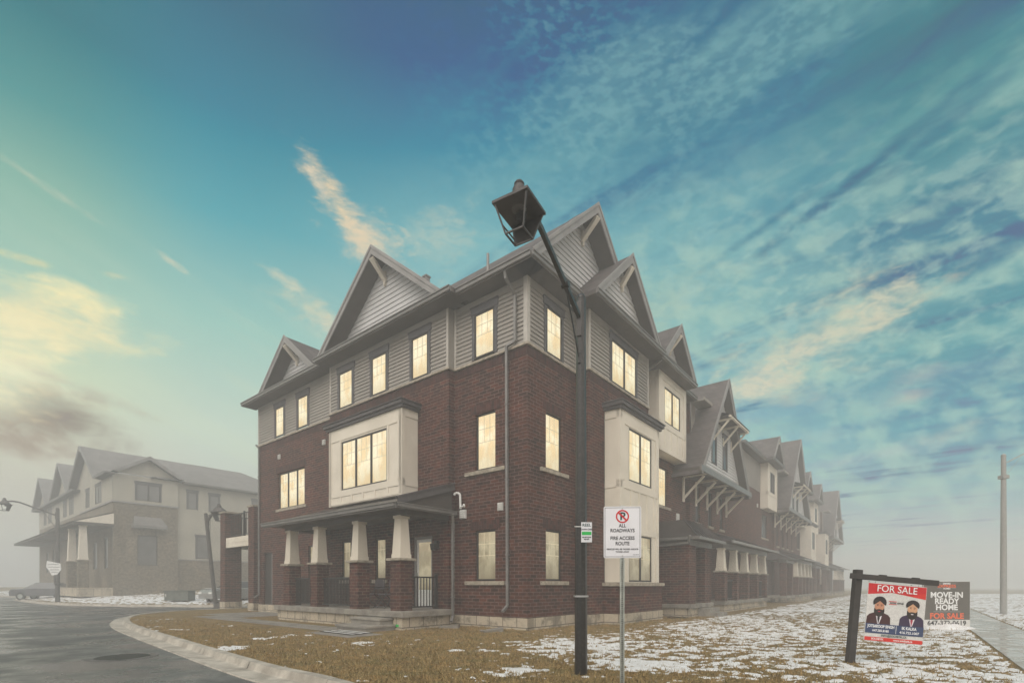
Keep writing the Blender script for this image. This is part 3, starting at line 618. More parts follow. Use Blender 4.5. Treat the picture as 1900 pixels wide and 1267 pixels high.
    d.box((u0, o-.02, z0), (u0+.07, o+.1, z1)); d.box((u1-.07, o-.02, z0), (u1, o+.1, z1)); d.box((u0+.07, o-.02, z1-.08), (u1-.07, o+.1, z1)); d.box((u0, o-.02, z0-.05), (u1, o+.16, z0))
    do = d.build('entry_door', 'barge', h)
    d = MB(A); d.box((u0+.07, o, z0), (u0+.14, o+.045, z1-.08)); d.box((u1-.15, o, z0), (u1-.07, o+.045, z1-.08)); d.box((u0+.14, o, z0), (u1-.15, o+.045, z0+.55)); d.box((u0+.14, o, z1-.18), (u1-.15, o+.045, z1-.08)); d.build('door_leaf', 'white', do, .004)
    d = MB(A); d.box((u0+.14, o+.01, z0+.55), (u1-.15, o+.03, z1-.18)); d.build('pane', 'lit_pane_dim', do)
    d = MB(A); d.bar((u1-.11, o+.05, 1.45), (u1-.11, o+.08, 1.6), .03, .03); d.build('handle', 'galv', do)
    d = MB(A); d.box((3.3, .25, 2.35), (3.42, .36, 2.6)); d.frus(3.36, .42, 2.3, 2.5, .07, .09); d.build('porch_lamp', 'black_metal', h)
    d = MB(A); d.box((4.62, .25, 1.66), (4.66, .275, 1.76)); d.build('doorbell', 'white', h)
    # ---- left porch
    Z0 = .46
    p = MB(A); p.box((2.62, .26, Z0-.17), (10.1, 2.25, Z0)); p.build('porch_deck', 'concrete', h, .015)
    p = MB(A); p.box((2.75, .262, -.3), (10.0, 2.15, Z0-.171)); p.build('porch_base', 'foundation', h)
    gt = MB(A); gt.box((2.9, 2.151, .02), (3.3, 2.154, .09)); gt.build('paint_mark', 'ink_green', h)
    st = MB(A); st.box((3.15, 2.15, -.2), (4.55, 2.6, .20)); st.box((3.12, 2.15, .201), (4.58, 2.64, .27)); st.box((3.05, 2.15, -.25), (4.5, 3.1, .02)); st.box((3.02, 2.15, .021), (4.53, 3.14, .09))
    st.build('porch_steps', 'concrete', h, .012)
    cols = (3.03, 5.12, 7.5, 9.42)
    for u in cols: column(h, -1.78, u+.22, Z0, 1.98, 3.22, hw=.22, cap=.31)
    b = MB(A); b.box((2.85, 1.62, 3.2), (9.9, 1.94, 3.44)); b.box((2.85, .25, 3.2), (3.12, 1.62, 3.44)); b.box((9.6, .25, 3.2), (9.9, 1.62, 3.44)); b.build('porch_beam', 'soffit', h)
    r = MB(A)
    r.face([(2.62, .26, 3.36), (10.35, .26, 3.36), (10.35, 2.5, 3.36), (2.62, 2.5, 3.36)], 1)
    za, zb_ = 3.47, 4.2
    r.face([(2.62, 2.52, za), (10.35, 2.52, za), (9.9, .25, zb_), (2.62, .25, zb_)], 0); r.face([(10.35, 2.52, za), (10.35, .25, za), (9.9, .25, zb_)], 0)
    ro = r.build('porch_roof', ['seam_metal', 'soffit'], h)
    g = MB(A); g.box((2.55, 2.50, 3.30), (10.38, 2.54, 3.46)); g.box((2.55, 2.541, 3.34), (10.38, 2.60, 3.43)); g.box((2.52, 2.541, 3.431), (10.4, 2.63, 3.465)); g.box((2.54, .25, 3.31), (2.58, 2.5, 3.455)); g.box((2.49, .25, 3.34), (2.539, 2.5, 3.43)); g.box((2.47, .25, 3.431), (2.539, 2.55, 3.46))
    g.build('gutter', 'gutter', ro, .005)
    g = MB(A); g.bar((2.62, 2.40, 3.53), (2.62, .26, 4.22), .05, .20); g.bar((2.60, 2.45, 3.62), (2.60, .26, 4.33), .07, .04); g.build('rake_board', 'cornice', ro)
    g = MB(A); g.face([(2.72, 2.3, 3.46), (2.72, .26, 3.46), (2.72, .26, 4.15)]); g.build('gable_panel', 'soffit', ro)
    rt = MB(); rt.fr = None
    zr_ = Z0+.98
    for a, b_ in ((cols[0]+.44, None),): pass
    railing(h, (-1.78, 5.56), (-1.78, 7.5), Z0, zr_, .085); railing(h, (-1.78, 7.94), (-1.78, 9.42), Z0, zr_, .085)
    railing(h, (-1.56, 3.2), (-.5, 3.2), Z0, zr_, posts=((-.48, 3.2),))
    railing(h, (-1.56, 9.7), (-.3, 9.7), Z0, zr_)
    # ---- small front porch on the right facade, standing seam roof
    p = MB(B); p.box((8.45, .02, .28), (11.4, 1.62, .45)); p.build('porch_deck', 'concrete', h, .012)
    p = MB(B); p.box((8.55, .021, -.3), (11.3, 1.52, .279)); p.build('porch_base', 'foundation', h)
    p = MB(B); p.box((9.6, 1.5, -.2), (10.9, 2.3, .08)); p.box((9.6, 1.5, .081), (10.9, 2.0, .26)); p.build('porch_steps', 'concrete', h, .012)
    for a, b_ in ((8.55, 9.3), (10.5, 11.25)):
        p = MB(B); p.box((a, 1.15, .45), (b_, 1.52, 2.78)); p.build('porch_pier', 'brick', h)
    p = MB(B); p.box((8.56, .02, .45), (8.9, 1.15, 2.78)); p.build('porch_side_wall', 'brick', h)
    p = MB(B); p.box((8.5, 1.1, 2.781), (11.3, 1.56, 3.0)); p.box((8.5, .02, 2.781), (8.9, 1.1, 3.0)); p.build('porch_beam', 'gutter', h)
    p = MB(B); e0, e1, eo, t0, t1, to, za, zc = 8.2, 11.6, 1.98, 8.95, 10.9, 1.15, 3.03, 3.85
    p.face([(e0, 0, za), (e1, 0, za), (e1, eo, za), (e0, eo, za)], 1)
    for q in ([(e0, eo, za), (e1, eo, za), (t1, to, zc), (t0, to, zc)], [(e0, .0, za), (e0, eo, za), (t0, to, zc), (t0, 0, zc)], [(e1, eo, za), (e1, 0, za), (t1, 0, zc), (t1, to, zc)], [(t0, 0, zc), (t0, to, zc), (t1, to, zc), (t1, 0, zc)]): p.face(q)
    for i in range(9):
        k = i/8; a = e0+(e1-e0)*k; b_ = t0+(t1-t0)*k; p.bar((a, eo, za+.02), (b_, to, zc+.02), .03, .05)
    ro = p.build('porch_roof', ['seam_metal', 'soffit'], h)
    g = MB(B); g.box((e0-.03, eo+.001, za-.06), (e1+.03, eo+.08, za+.05)); g.box((e0-.07, .02, za-.06), (e0-.001, eo+.08, za+.05)); g.build('gutter', 'gutter', ro, .005)
    d = MB(B); d.box((9.45, .02, .46), (10.4, .05, 2.6)); d.build('entry_door', 'frame', h)
    # ---- far end balcony on brick piers
    for x0, u0 in ((0.0, 16.95), (0.0, 20.4)):
        p = MB(); p.box((x0, u0, .3), (x0+.85, u0+.6, 5.08)); po = p.build('balcony_pier', 'brick', h)
        q = MB(); q.box((x0-.02, u0-.02, -.3), (x0+.87, u0+.62, .3)); q.build('pier_base', 'foundation', po)
        q = MB(); q.box((x0-.06, u0-.06, 5.08), (x0+.91, u0+.66, 5.17)); q.build('cap_stone', 'stone_sill', po, .01)
    q = MB(); q.box((.05, 17.56, 3.2), (.2, 20.39, 3.72)); q.box((.03, 17.56, 3.45), (.049, 20.39, 3.47)); q.box((.06, 20.42, 3.2), (4, 20.9, 3.72)); q.build('balcony_fascia', 'cream', h)
    q = MB(); q.box((.2, 16.42, 3.3), (4, 20.4, 3.7)); q.build('balcony_floor', 'soffit', h)
    railing(h, (.25, 17.5), (.25, 20.4), 3.75, 4.95, .2, posts=((.25, 18.6),)); railing(h, (.8, 20.7), (4, 20.7), 3.75, 4.95, .2)
    return h
CH = corner_house()

# ============================================================ ROW HOUSES
def aframe_house(v0, v1, uc, hw, zf, zp, label, porch=True):
    base = LW(v0, 0); h = empty('steep_gable_house', (base[0], base[1], 0), ROT, label, 'house', 'brick row houses')
    B = FR(); w = v1-v0; c = uc-v0
    wins = [(c-4.3+.0+i*1.95+2.0, c-4.3+i*1.95+2.62, 4.25, 6.0) for i in (-.6, .4, 1.4, 2.4)]
    wins = [q for q in wins if q[0] > .1 and q[1] < w-.1]
    b = MB(B); wall(b, .01, w-.01, .27, 6.6, .2, wins, .12)
    b.face([(.01, .2, .27), (.01, -8, .27), (.01, -8, 9.8), (.01, .2, 9.8)]); b.face([(w-.01, .2, .27), (w-.01, -8, .27), (w-.01, -8, 9.8), (w-.01, .2, 9.8)]); b.build('brick_wall', 'brick', h)
    b = MB(B); b.box((.01, -.2, -.3), (w-.01, .22, .27)); b.build('foundation', 'foundation', h)
    for q in wins: window(h, B, *q, .2, pane='dark_pane', sill=.1, grid=False)
    # jettied steep gable with lapped wall
    s_ = (zp-zf)/hw; ww = [(c-1.35, c-.75, 7.05, 8.6), (c+.45, c+1.05, 7.05, 8.6)]
    gable(h, B, c, hw, 1.3, zf, zp, 7.0, .9, wallz=zf+.45, bracket=False, holes=[(a-.05, b_+.05, z0, z1) for a, b_, z0, z1 in ww], lap=.15)
    for q in ww: window(h, B, *q, .9, pane='dark_pane', style='siding', grid=False)
    e = MB(B); e.box((c-hw+.15, .2, zf+.22), (c+hw-.15, 1.28, zf+.34)); e.build('gable_floor', 'soffit', h)
    e = MB(B); e.box((c-hw-.1, 1.281, zf+.10), (c+hw+.1, 1.38, zf+.36)); e.build('gutter', 'gutter', h, .006)
    for i in range(5):
        k = MB(B); u = c-hw+.9+i*(2*hw-1.6)/4
        k.bar((u, .22, zf+.12), (u, 1.3, zf+.16), .11, .1); k.bar((u, .24, zf-.85), (u, 1.15, zf+.06), .10, .09); k.box((u-.06, .2, zf-1.0), (u+.06, .28, zf+.1))
        k.build('eave_bracket', 'cream', h, .008)
    # small hood over the two windows
    hz = 9.05
    k = MB(B)
    for i in range(3):
        u = c-1.05+i*1.45
        k.bar((u, .92, hz), (u, 1.75, hz+.02), .09, .09); k.bar((u, .94, hz-.75), (u, 1.6, hz-.03), .08, .08); k.box((u-.05, .9, hz-.85), (u+.05, .96, hz))
    k.box((c-1.3, 1.65, hz+.05), (c+2.1, 1.75, hz+.14)); k.build('hood_bracket', 'cream', h, .006)
    k = MB(B); k.face([(c-1.3, 1.8, hz+.15), (c+2.1, 1.8, hz+.15), (c+1.9, .9, hz+.5), (c-1.2, .9, hz+.5)]); k.box((c-1.3, .9, hz+.1), (c+2.1, 1.7, hz+.13)); k.build('hood', 'shingle', h)
    # side siding cheek and eave toward the camera
    k = MB(B); laps(k, 6.6, 9.8, lambda z: (.05, max(.1, .9-(z-6.6)*.1)), .22); k.box((.02, .2, 9.78), (2.0, .8, 9.84)); k.box((.02, .8, 9.78), (2.0, .88, 9.92)); k.build('lap_siding', 'siding', h)
    if porch:
        p = MB(B); a, e_ = 13.2-v0 if v0 < 15 else 1.5, w+1.2 if v0 < 15 else w-.5
        p.box((a-.1, .2, .28), (e_, 1.62, .45)); p.build('porch_deck', 'concrete', h)
        p = MB(B); p.box((a, .2, -.3), (e_-.1, 1.52, .279)); p.build('porch_base', 'foundation', h)
        n = 5; cu = [a+i*(e_-.5-a)/(n-1) for i in range(n)]
        for u in cu: column(h, u+.22, -1.33, .45, 1.88, 2.95, hw=.22, cap=.3)
        p = MB(B); p.box((a-.05, 1.15, 2.951), (e_+.1, 1.5, 3.2)); p.box((a-.05, .2, 2.951), (a+.3, 1.15, 3.2)); p.build('porch_beam', 'gutter', h)
        p = MB(B); p.face([(a-.5, 2.0, 3.2), (e_+.6, 2.0, 3.2), (e_+.1, .2, 3.95), (a, .2, 3.95)]); p.face([(a-.5, 2.0, 3.2), (a, .2, 3.95), (a-.5, .2, 3.2)]); p.face([(a-.5, .2, 3.19), (e_+.6, .2, 3.19), (e_+.6, 2.0, 3.19), (a-.5, 2.0, 3.19)], 1)
        nb = int((e_-a+1)/.42)
        for i in range(nb+1): u = a-.4+i*(e_-a+.9)/nb; p.bar((u, 1.99, 3.22), (min(max(u, a), e_), .2, 3.97), .025, .045)
        ro = p.build('porch_roof', ['seam_metal', 'soffit'], h)
        p = MB(B); p.box((a-.52, 2.001, 3.13), (e_+.62, 2.08, 3.24)); p.build('gutter', 'barge', ro, .006)
        railing(h, (cu[0]+.44, -1.33), (cu[1], -1.33), .45, 1.42, .12); railing(h, (cu[3]+.44, -1.33), (cu[4], -1.33), .45, 1.42, .12)
        d = MB(B); d.box((a+.9, .19, .45), (a+1.8, .23, 2.6)); d.build('entry_door', 'frame', h)
    return h
def box_house(v0, v1, cb, label, bay=None):
    base = LW(v0, 0); h = empty('box_bay_house', (base[0], base[1], 0), ROT, label, 'house', 'brick row houses')
    B = FR(); w = v1-v0; c = cb-v0
    wn = [(c+.5, c+2.2, 4.62, 6.28), (c+.6, c+1.9, 1.4, 2.85)]
    b = MB(B); wall(b, .01, w-.01, .27, 7.75, 0, wn, .14)
    for u in (.01, w-.01): b.face([(u, 0, .27), (u, -8, .27), (u, -8, 9.8), (u, 0, 9.8)])
    b.build('brick_wall', 'brick', h)
    b = MB(B); b.box((.01, -.2, -.3), (w-.01, .02, .27)); b.build('foundation', 'foundation', h)
    b = MB(B); laps(b, 7.75, 9.82, lambda z: (.02, w-.02), 0); b.build('lap_siding', 'siding', h)
    for q in wn: window(h, B, *q, 0, n=2, pane='dark_pane', sill=.2, grid=False)
    u0, u1, ob = c, c+3, .5; q = (c+.75, c+2.25, 7.85, 9.3)
    ln = [(u0, u1, 9.5, 9.82), (u0+.13, u0+.3, 7.8, 9.5), (u1-.3, u1-.13, 7.8, 9.5), (u0, u1, 7.6, 7.8), (u0, u1, 6.62, 6.8)]
    creambox(h, B, u0, u1, ob, 0, 6.62, 9.82, [q], ln, sidelines=((9.5, 9.82), (7.6, 7.8))); window(h, B, *q, ob+.05, n=2, pane='dark_pane', grid=False)
    eave(h, B, c-.85, c+2.9, 0, 1.0); eave(h, B, .02, c-.86, 0, .5); gable(h, B, c+.88, 1.75, 1.05, 9.95, 11.72, 6, .55)
    if bay:      # projecting cream bay two storeys high
        a = bay-v0; m = MB(B); wq = [(a+.6, a+2.2, 4.66, 6.3), (a+.6, a+2.2, 1.31, 2.9)]
        creambox(h, B, a, a+2.9, .95, 0, 1.29, 6.9, wq, [(a, a+2.9, 6.6, 6.9), (a, a+2.9, 4.36, 4.6), (a, a+2.9, 2.92, 3.1)])
        for q in wq: window(h, B, *q, 1.0, n=2, pane='dark_pane', grid=False)
        cornice(h, B, a, a+2.9, 0, .95, 6.87)
    ventbox(h, B, max(.4, c-.9), 0, 6.6, .2)
    # porch
    a, e_ = c+.6, min(w, c+3.6)
    p = MB(B); p.box((a, .01, .28), (e_, 1.6, .45)); p.build('porch_deck', 'concrete', h)
    for q in (a+.1, e_-.6):
        p = MB(B); p.box((q, 1.1, .45), (q+.5, 1.5, 2.8)); p.build('porch_pier', 'brick', h)
    p = MB(B); p.face([(a-.3, 1.95, 3.0), (e_+.3, 1.95, 3.0), (e_-.3, 0, 3.9), (a+.3, 0, 3.9)]); p.face([(a-.3, 1.95, 3.0), (a+.3, 0, 3.9), (a-.3, 0, 3.0)]); p.face([(a-.3, 0, 2.99), (e_+.3, 0, 2.99), (e_+.3, 1.95, 2.99), (a-.3, 1.95, 2.99)], 1); p.build('porch_roof', ['seam_metal', 'soffit'], h)
    p = MB(B); p.box((a, 1.05, 2.78), (e_, 1.55, 2.98)); p.build('porch_beam', 'gutter', h)
    d = MB(B); d.box((a+.8, .005, .45), (a+1.7, .04, 2.6)); d.build('entry_door', 'frame', h)
    return h
aframe_house(12.42, 20.9, 14.75, 4.15, 6.0, 11.35, 'brick row house with steep gable on cream brackets, right beside the corner house')
box_house(20.9, 31.0, 27.3, 'fog-veiled brick row house with small cream box, between the two steep gables')
aframe_house(31.0, 40.2, 35.3, 5.2, 6.6, 13.1, 'fog-veiled brick row house with a tall steep gable, beyond the small cream box')
box_house(40.2, 46.6, 41.2, 'faint row house with tall cream bay in the fog, beyond the tall steep gable', bay=43.4)
box_house(47.4, 57.0, 48.4, 'faint row house deeper in the fog, first of the far block', bay=53)
aframe_house(57.0, 67, 62.6, 5.4, 6.6, 13.0, 'palest steep gable at the far end of the brick row, almost lost in fog')

# ============================================================ HOUSES ACROSS THE STREET
P1 = (-32.33, 40.0)
def across(u_off, v_len, first, label):
    base = LW(0, u_off, 0, P1); h = empty('pale_corner_house' if first else 'pale_town_house', (base[0], base[1], 0), ROT, label, 'house', 'two tone houses across the street')
    A, B = FL(), FR(); D = 11.2; G1 = .3
    wins = [(3.7, 5.5, 8.3, 9.8), (7.9, 9.1, 8.3, 9.8)] if first else [(3.2, 4.9, 8.3, 9.8), (6.4, 7.8, 8.3, 9.8)]
    lw = [(1.6, 2.8, 2.6, 5.2), (5.2, 6.6, 2.6, 5.0)]
    b = MB(A); wall(b, 0, D, G1, 8.0, 0, lw)
    b.face([(D, 0, G1), (D, -12, G1), (D, -12, 10.2), (D, 0, 10.2)])
    if first:
        rw = [(1.63, 3.03, 2.86, 5.39)]; b.fr = B; wall(b, 0, 4.55, G1, 8.0, 0, rw); wall(b, 4.55, v_len, G1, 3.46, -.25)
        b.face([(4.55, 0, G1), (4.55, -.25, G1), (4.55, -.25, 8.0), (4.55, 0, 8.0)])
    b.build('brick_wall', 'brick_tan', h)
    s = MB(A); laps(s, 8.0, 10.3, lambda z: (0, D), 0, wins, .2)
    if first:
        s.fr = B; w1 = (1.55, 3.22, 8.3, 9.66); sw = [(5.39, 6.12, 8.04, 9.55), (7.18, 7.96, 8.01, 9.51), (6.1, 7.04, 3.6, 5.55), (11, 11.9, 8.0, 9.5)]
        laps(s, 8.0, 10.3, lambda z: (0, 4.55), 0, [w1], .2); laps(s, 3.46, 10.3, lambda z: (4.55, v_len), -.25, sw, .2)
        s.face([(4.55, 0, 8), (4.55, -.25, 8), (4.55, -.25, 10.3), (4.55, 0, 10.3)])
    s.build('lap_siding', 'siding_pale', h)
    for q in wins: window(h, A, *q, 0, n=2, pane='sky_grey_pane', style='siding', grid=False)
    for q in lw: window(h, A, *q, 0, pane='sky_grey_pane', grid=False)
    if first:
        window(h, B, *w1, 0, n=2, pane='sky_grey_pane', style='siding', grid=False); window(h, B, *rw[0], 0, pane='sky_grey_pane', grid=False)
        for q in sw: window(h, B, *q, -.25, pane='sky_grey_pane', style='siding', grid=False)
        l = MB(B); l.box((-.06, 0, 7.95), (4.6, .1, 8.08)); l.box((4.6, -.3, 3.4), (v_len, -.18, 3.5)); l.fr = A; l.box((-.06, 0, 7.951), (D, .1, 8.081)); l.build('ledge', 'barge', h)
        aw = MB(B); aw.face([(1.2, .75, 6.15), (3.6, .75, 6.15), (3.3, 0, 6.95), (1.4, 0, 6.95)]); aw.face([(1.2, .75, 6.15), (1.4, 0, 6.95), (1.2, 0, 6.15)]); aw.face([(3.6, .75, 6.15), (3.6, 0, 6.15), (3.3, 0, 6.95)]); aw.box((1.2, 0, 5.95), (3.6, .75, 6.14)); aw.build('awning', 'shingle_fogged', h)
        gable(h, B, 2.35, 2.5, .6, 10.4, 11.95, 3, 0, siding='siding_pale', bracket=False)
        eave(h, B, 4.9, v_len, -.25, .45, 10.15); eave(h, A, -.4, 3.2, 0, .6, 10.15)
        r = MB(B)      # hipped roof over the rear part
        a0, a1, o0, o1 = 2.5, v_len+.4, .4, -11; rz = 13.1
        r.face([(a0, o0, 10.3), (a1, o0, 10.3), (a1-4.5, -5, rz), (a0+4.6, -5, rz)]); r.face([(a1, o0, 10.3), (a1, o1, 10.3), (a1-4.5, -5, rz)]); r.face([(a0, o0, 10.3), (a0+4.6, -5, rz), (a0, o1, 10.3)]); r.build('hip_roof', 'shingle_fogged', h)
        # corner porch
        p = MB(A); p.box((0, 0, .3), (10, 2.1, 1.0)); p.build('porch_base', 'foundation', h)
        p = MB(A); p.face([(-.3, 2.6, 6.1), (10.2, 2.6, 6.1), (10.2, 0, 7.1), (-.3, 0, 7.1)]); p.box((-.3, .0, 5.9), (10.2, 2.5, 6.09), 1); ro = p.build('porch_roof', ['shingle_fogged', 'soffit'], h)
        p = MB(A); p.face([(-.29, 2.4, 6.12), (-.29, 0, 6.12), (-.29, 0, 7.0)]); p.build('gable_panel', 'cream', ro)
        for u in (.4, 4.4): column(h, -1.8, u, 1.0, 3.2, 5.9, .32, .42, .2, 'brick_tan')
        railing(h, (-1.8, .8), (-1.8, 3.0), 1.0, 2.1, .2)
    else:
        eave(h, A, .2, D-.2, 0, .6, 10.15)
        p = MB(A); p.face([(.3, 2.4, 6.1), (D-.5, 2.4, 6.1), (D-.5, 0, 7.1), (.3, 0, 7.1)]); p.box((.3, .0, 5.9), (D-.5, 2.3, 6.09), 1); p.build('porch_roof', ['shingle_fogged', 'soffit'], h)
        b = MB(); b.box((0, .02, 8), (12, .1, 10.2)); b.build('side_wall', 'siding_pale', h)
    ug = 10.0-(0 if first else .2)
    gable(h, A, ug-1.5 if first else 7.2, 5.3 if first else 4.6, .6, 10.2, 13.83, 12, 0, siding='siding_pale', bracket=first)
    return h
across(0, 16, True, 'two storey tan and cream corner house with hipped roof across the street in fog')
across(11.3, 12, False, 'foggy gabled house directly left of the tan corner house, across the street')
across(22.6, 12, False, 'faintest gabled house at far left, third gable from the tan corner house')
# ============================================================ GROUND
def flat(name, pts, z, m, kind='structure'):
    b = MB(); b.face([(x, y, z) for x, y in pts]); o = b.build(name, m); return tag(o, kind=kind)
flat('ground', [(-249, -200), (249, -200), (249, 249), (-249, 249)], -.30, 'turf')
flat('road', [(-140, -60), (60, -60), (60, 160), (-140, 160)], -.17, 'asphalt')
curb_px = [(636, 1262), (539, 1243), (471, 1225), (404, 1206), (337, 1186), (286, 1171), (252, 1160), (240, 1153), (240, 1147), (252, 1141), (290, 1136.5), (345, 1132)]
curb = [(9, -9), (4.2, -1.2), (.4, 3.6)] + [G(*p)[:2] for p in curb_px] + [(-15.2, 26.5), (-13.6, 30), (-10, 34.8), (0, 47.5), (40, 98)]
def smooth(pts, n=4):
    out = []
    for i in range(len(pts)-1):
        p0, p1, p2, p3 = [Vector(pts[max(0, min(len(pts)-1, i+k))]) for k in (-1, 0, 1, 2)]
        for j in range(n):
            t = j/n; out.append(tuple(.5*((2*p1)+(p2-p0)*t+(2*p0-5*p1+4*p2-p3)*t*t+(3*p1-p0-3*p2+p3)*t**3)))
    return out+[tuple(pts[-1])]
curb = smooth(curb)
for _ in range(3): curb = [curb[0]]+[tuple((Vector(curb[i-1])+2*Vector(curb[i])+Vector(curb[i+1]))/4) for i in range(1, len(curb)-1)]+[curb[-1]]
lawn_poly = curb+[(140, 150), (140, -60), (12, -60)]
flat('lawn', lawn_poly, GZ, 'turf')
def sweep(name, line, prof, m, side=1, joint=2.4):
    b = MB(); rows = []; skip = set(); out = [line[0]]; acc = 0
    for p, q in zip(line, line[1:]):        # cut the run into cast lengths with open joints
        L = (Vector(q)-Vector(p)).length; d = 0
        while acc+(L-d) >= joint:
            d += joint-acc; acc = 0; a_ = Vector(p).lerp(Vector(q), min(1, d/L)); c_ = Vector(p).lerp(Vector(q), min(1, (d+.022)/L)); out.append(tuple(a_)); skip.add(len(out)-1); out.append(tuple(c_)); d = min(L, d+.022)
        acc += L-d; out.append(q)
    line = out
    for i, p in enumerate(line):
        a = Vector(line[max(0, i-3)]); c = Vector(line[min(len(line)-1, i+3)]); t = (c-a).normalized(); nrm = Vector((-t.y, t.x))*side
        rows.append([b.pt((p[0]+nrm.x*d, p[1]+nrm.y*d, z)) for d, z in prof])
    for k_, (r0, r1) in enumerate(zip(rows, rows[1:])):
        if k_ in skip: continue
        for i in range(len(prof)-1): b.f.append([r0[i], r0[i+1], r1[i+1], r1[i]]); b.m.append(0)
    return tag(b.build(name, m), kind='structure')
cprof = [(-.03, GZ-.2), (-.03, GZ+.018), (.0, GZ+.025), (.13, GZ+.022), (.17, -.15), (.19, -.16), (.52, -.152), (.54, -.2)]
sweep('kerb', curb, cprof, 'curbstone', 1)
far_line = [(-95, 74), (-58, 57), (-46, 46), (-39, 40), (-32.5, 35), (-27, 32.3), (-22, 31.3), (-18.6, 31), (-16.8, 32.5), (-13, 38), (-6, 47), (6, 62)]
far_line = smooth(far_line, 4)
def sms(x): x = max(0, min(1, x)); return x*x*(3-2*x)
def far_z(t): return -.06+.36*sms(t/5)+.5*sms((t-5)/9)
def far_y(x):
    for a, b in zip(far_line, far_line[1:]):
        if a[0] <= x <= b[0]: return a[1]+(b[1]-a[1])*(x-a[0])/max(1e-6, b[0]-a[0])
    return 1e9
b = MB(); T = [0, .6, 1.2, 2, 3, 4, 5, 6.5, 8, 10, 12, 14, 20, 60]
rows = [[b.pt((x, y+t, far_z(t))) for t in T] for x, y in far_line]
for r0, r1 in zip(rows, rows[1:]):
    for i in range(len(T)-1): b.f.append([r0[i], r1[i], r1[i+1], r0[i+1]]); b.m.append(0)
tag(b.build('far_lawn', 'turf', smooth=True), kind='structure')
sweep('far_kerb', far_line, [(-.02, -.3), (-.02, -.03), (.13, -.03), (.17, -.15), (.4, -.16), (.42, -.2)], 'curbstone', -1)
# public sidewalk on the right, wet
b = MB()
for i in range(62):
    x = -22+i*1.5
    q = [LW(x+.01, -9.62, GZ+.012), LW(x+1.49, -9.62, GZ+.012), LW(x+1.49, -10.74, GZ+.012), LW(x+.01, -10.74, GZ+.012)]; b.face(q)
tag(b.build('sidewalk', 'wet_concrete'), kind='structure')
# house path
b = MB()
for i in range(9):
    u = 4.3+i*1.1; b.face([LW(-3.6, u, GZ+.008), LW(-2.72, u, GZ+.008), LW(-2.72, u+1.08, GZ+.008), LW(-3.6, u+1.08, GZ+.008)])
for i in range(3): u = 12.0+i*1.25; b.face([LW(-2.7, u, GZ+.009), LW(-.1, u, GZ+.009), LW(-.1, u+1.22, GZ+.009), LW(-2.7, u+1.22, GZ+.009)])
b.face([LW(-4.2, 2.2, GZ+.008), LW(-3.16, 2.2, GZ+.008), LW(-3.16, 4.28, GZ+.008), LW(-4.2, 4.28, GZ+.008)])
tag(b.build('path', 'concrete'), kind='structure')

# ---- snow and grass
def inpoly(x, y, P):
    c = False; j = len(P)-1
    for i in range(len(P)):
        xi, yi = P[i]; xj, yj = P[j]
        if (yi > y) != (yj > y) and x < (xj-xi)*(y-yi)/(yj-yi)+xi: c = not c
        j = i
    return c
nz = noise.noise
def loc2(x, y): dx, dy = x-H0[0], y-H0[1]; return dx*VX[0]+dy*VX[1], dx*VY[0]+dy*VY[1]
SNOWSPOT = [(*G(490, 1184)[:2], .32), (*G(545, 1178)[:2], .3), (*G(445, 1160)[:2], .35), (*G(425, 1142)[:2], .7), (*G(410, 1205)[:2], .22), (*G(430, 1200)[:2], .25), (*G(260, 1162)[:2], .25), (*G(668, 1193)[:2], .25), (*G(950, 1245)[:2], .35), (*G(860, 1205)[:2], .3), (*G(1180, 1232)[:2], .5), (*G(330, 1168)[:2], .2)]
def snow_mask(x, y):
    """(mask, base height) or None where no lawn is"""
    lx, ly = loc2(x, y); out = -ly
    if inpoly(x, y, lawn_poly):
        h = GZ
        if -10.78 < ly < -9.58: return None
        if lx > -.3 and out < .4: return None
        if lx > 3 and out < 1.3: return None
        if lx > 8.0 and out < 2.2: return None
        if lx > -2.6 and ly > 0: return None
        if -4.3 < lx < -2.4 and ly > 2: 
            return None
        d = sms((out-.7)/2.2)*sms((lx+6.8)/5.0)
        d = max(d, sms((lx-2)/3)*sms((out-1.6)/1.2))
        bias = -.39+.425*d
        if out > 10.8: bias = .12
        bias += .26*nz(Vector((x*.42+3, y*.42, 7)))*(1.0-.3*d)
        for (sx_, sy_, sr_) in SNOWSPOT:
            e_ = ((x-sx_)**2/(sr_*1.5)**2+(y-sy_)**2/sr_**2); bias += .55*math.exp(-e_)
    else:
        fy = far_y(x); 
        if y < fy+.25: return None
        t = y-fy; h = far_z(t); bias = .16 if 1 < t < 8 else -.02
        if x > -17.5 and t < 4: bias = -.2
        if t > 11: return None
    m = .48*nz(Vector((x*3.0, y*3.3, 0)))+.42*nz(Vector((x*6.6, y*8.6, 3)))+.34*nz(Vector((x*17, y*21, 5)))+bias
    return m, h
b = MB(); nT, th0, th1 = 640, R_(-50), R_(50); r = 4.9; prev = None
vid = []
while r < 72:
    row = []
    for i in range(nT+1):
        th = th0+(th1-th0)*i/nT; x, y = r*math.tan(th), r
        q = snow_mask(x, y)
        if q is None or q[0] < -.6: row.append(None); continue
        m, h = q; z = h+max(-.05, min(.018, m*.075) if m > 0 else m*.16); row.append((b.pt((x, y, z)), m))
    if prev:
        for i in range(nT):
            c = (prev[i], prev[i+1], row[i+1], row[i])
            if all(c) and max(k[1] for k in c) > -.01: b.f.append([k[0] for k in c]); b.m.append(0)
    prev = row; r *= 1.0088
tag(b.build('snow', 'snow', smooth=True), 'thin patchy snow lying over the brown lawns', kind='stuff')
b = MB(); cnt = 0
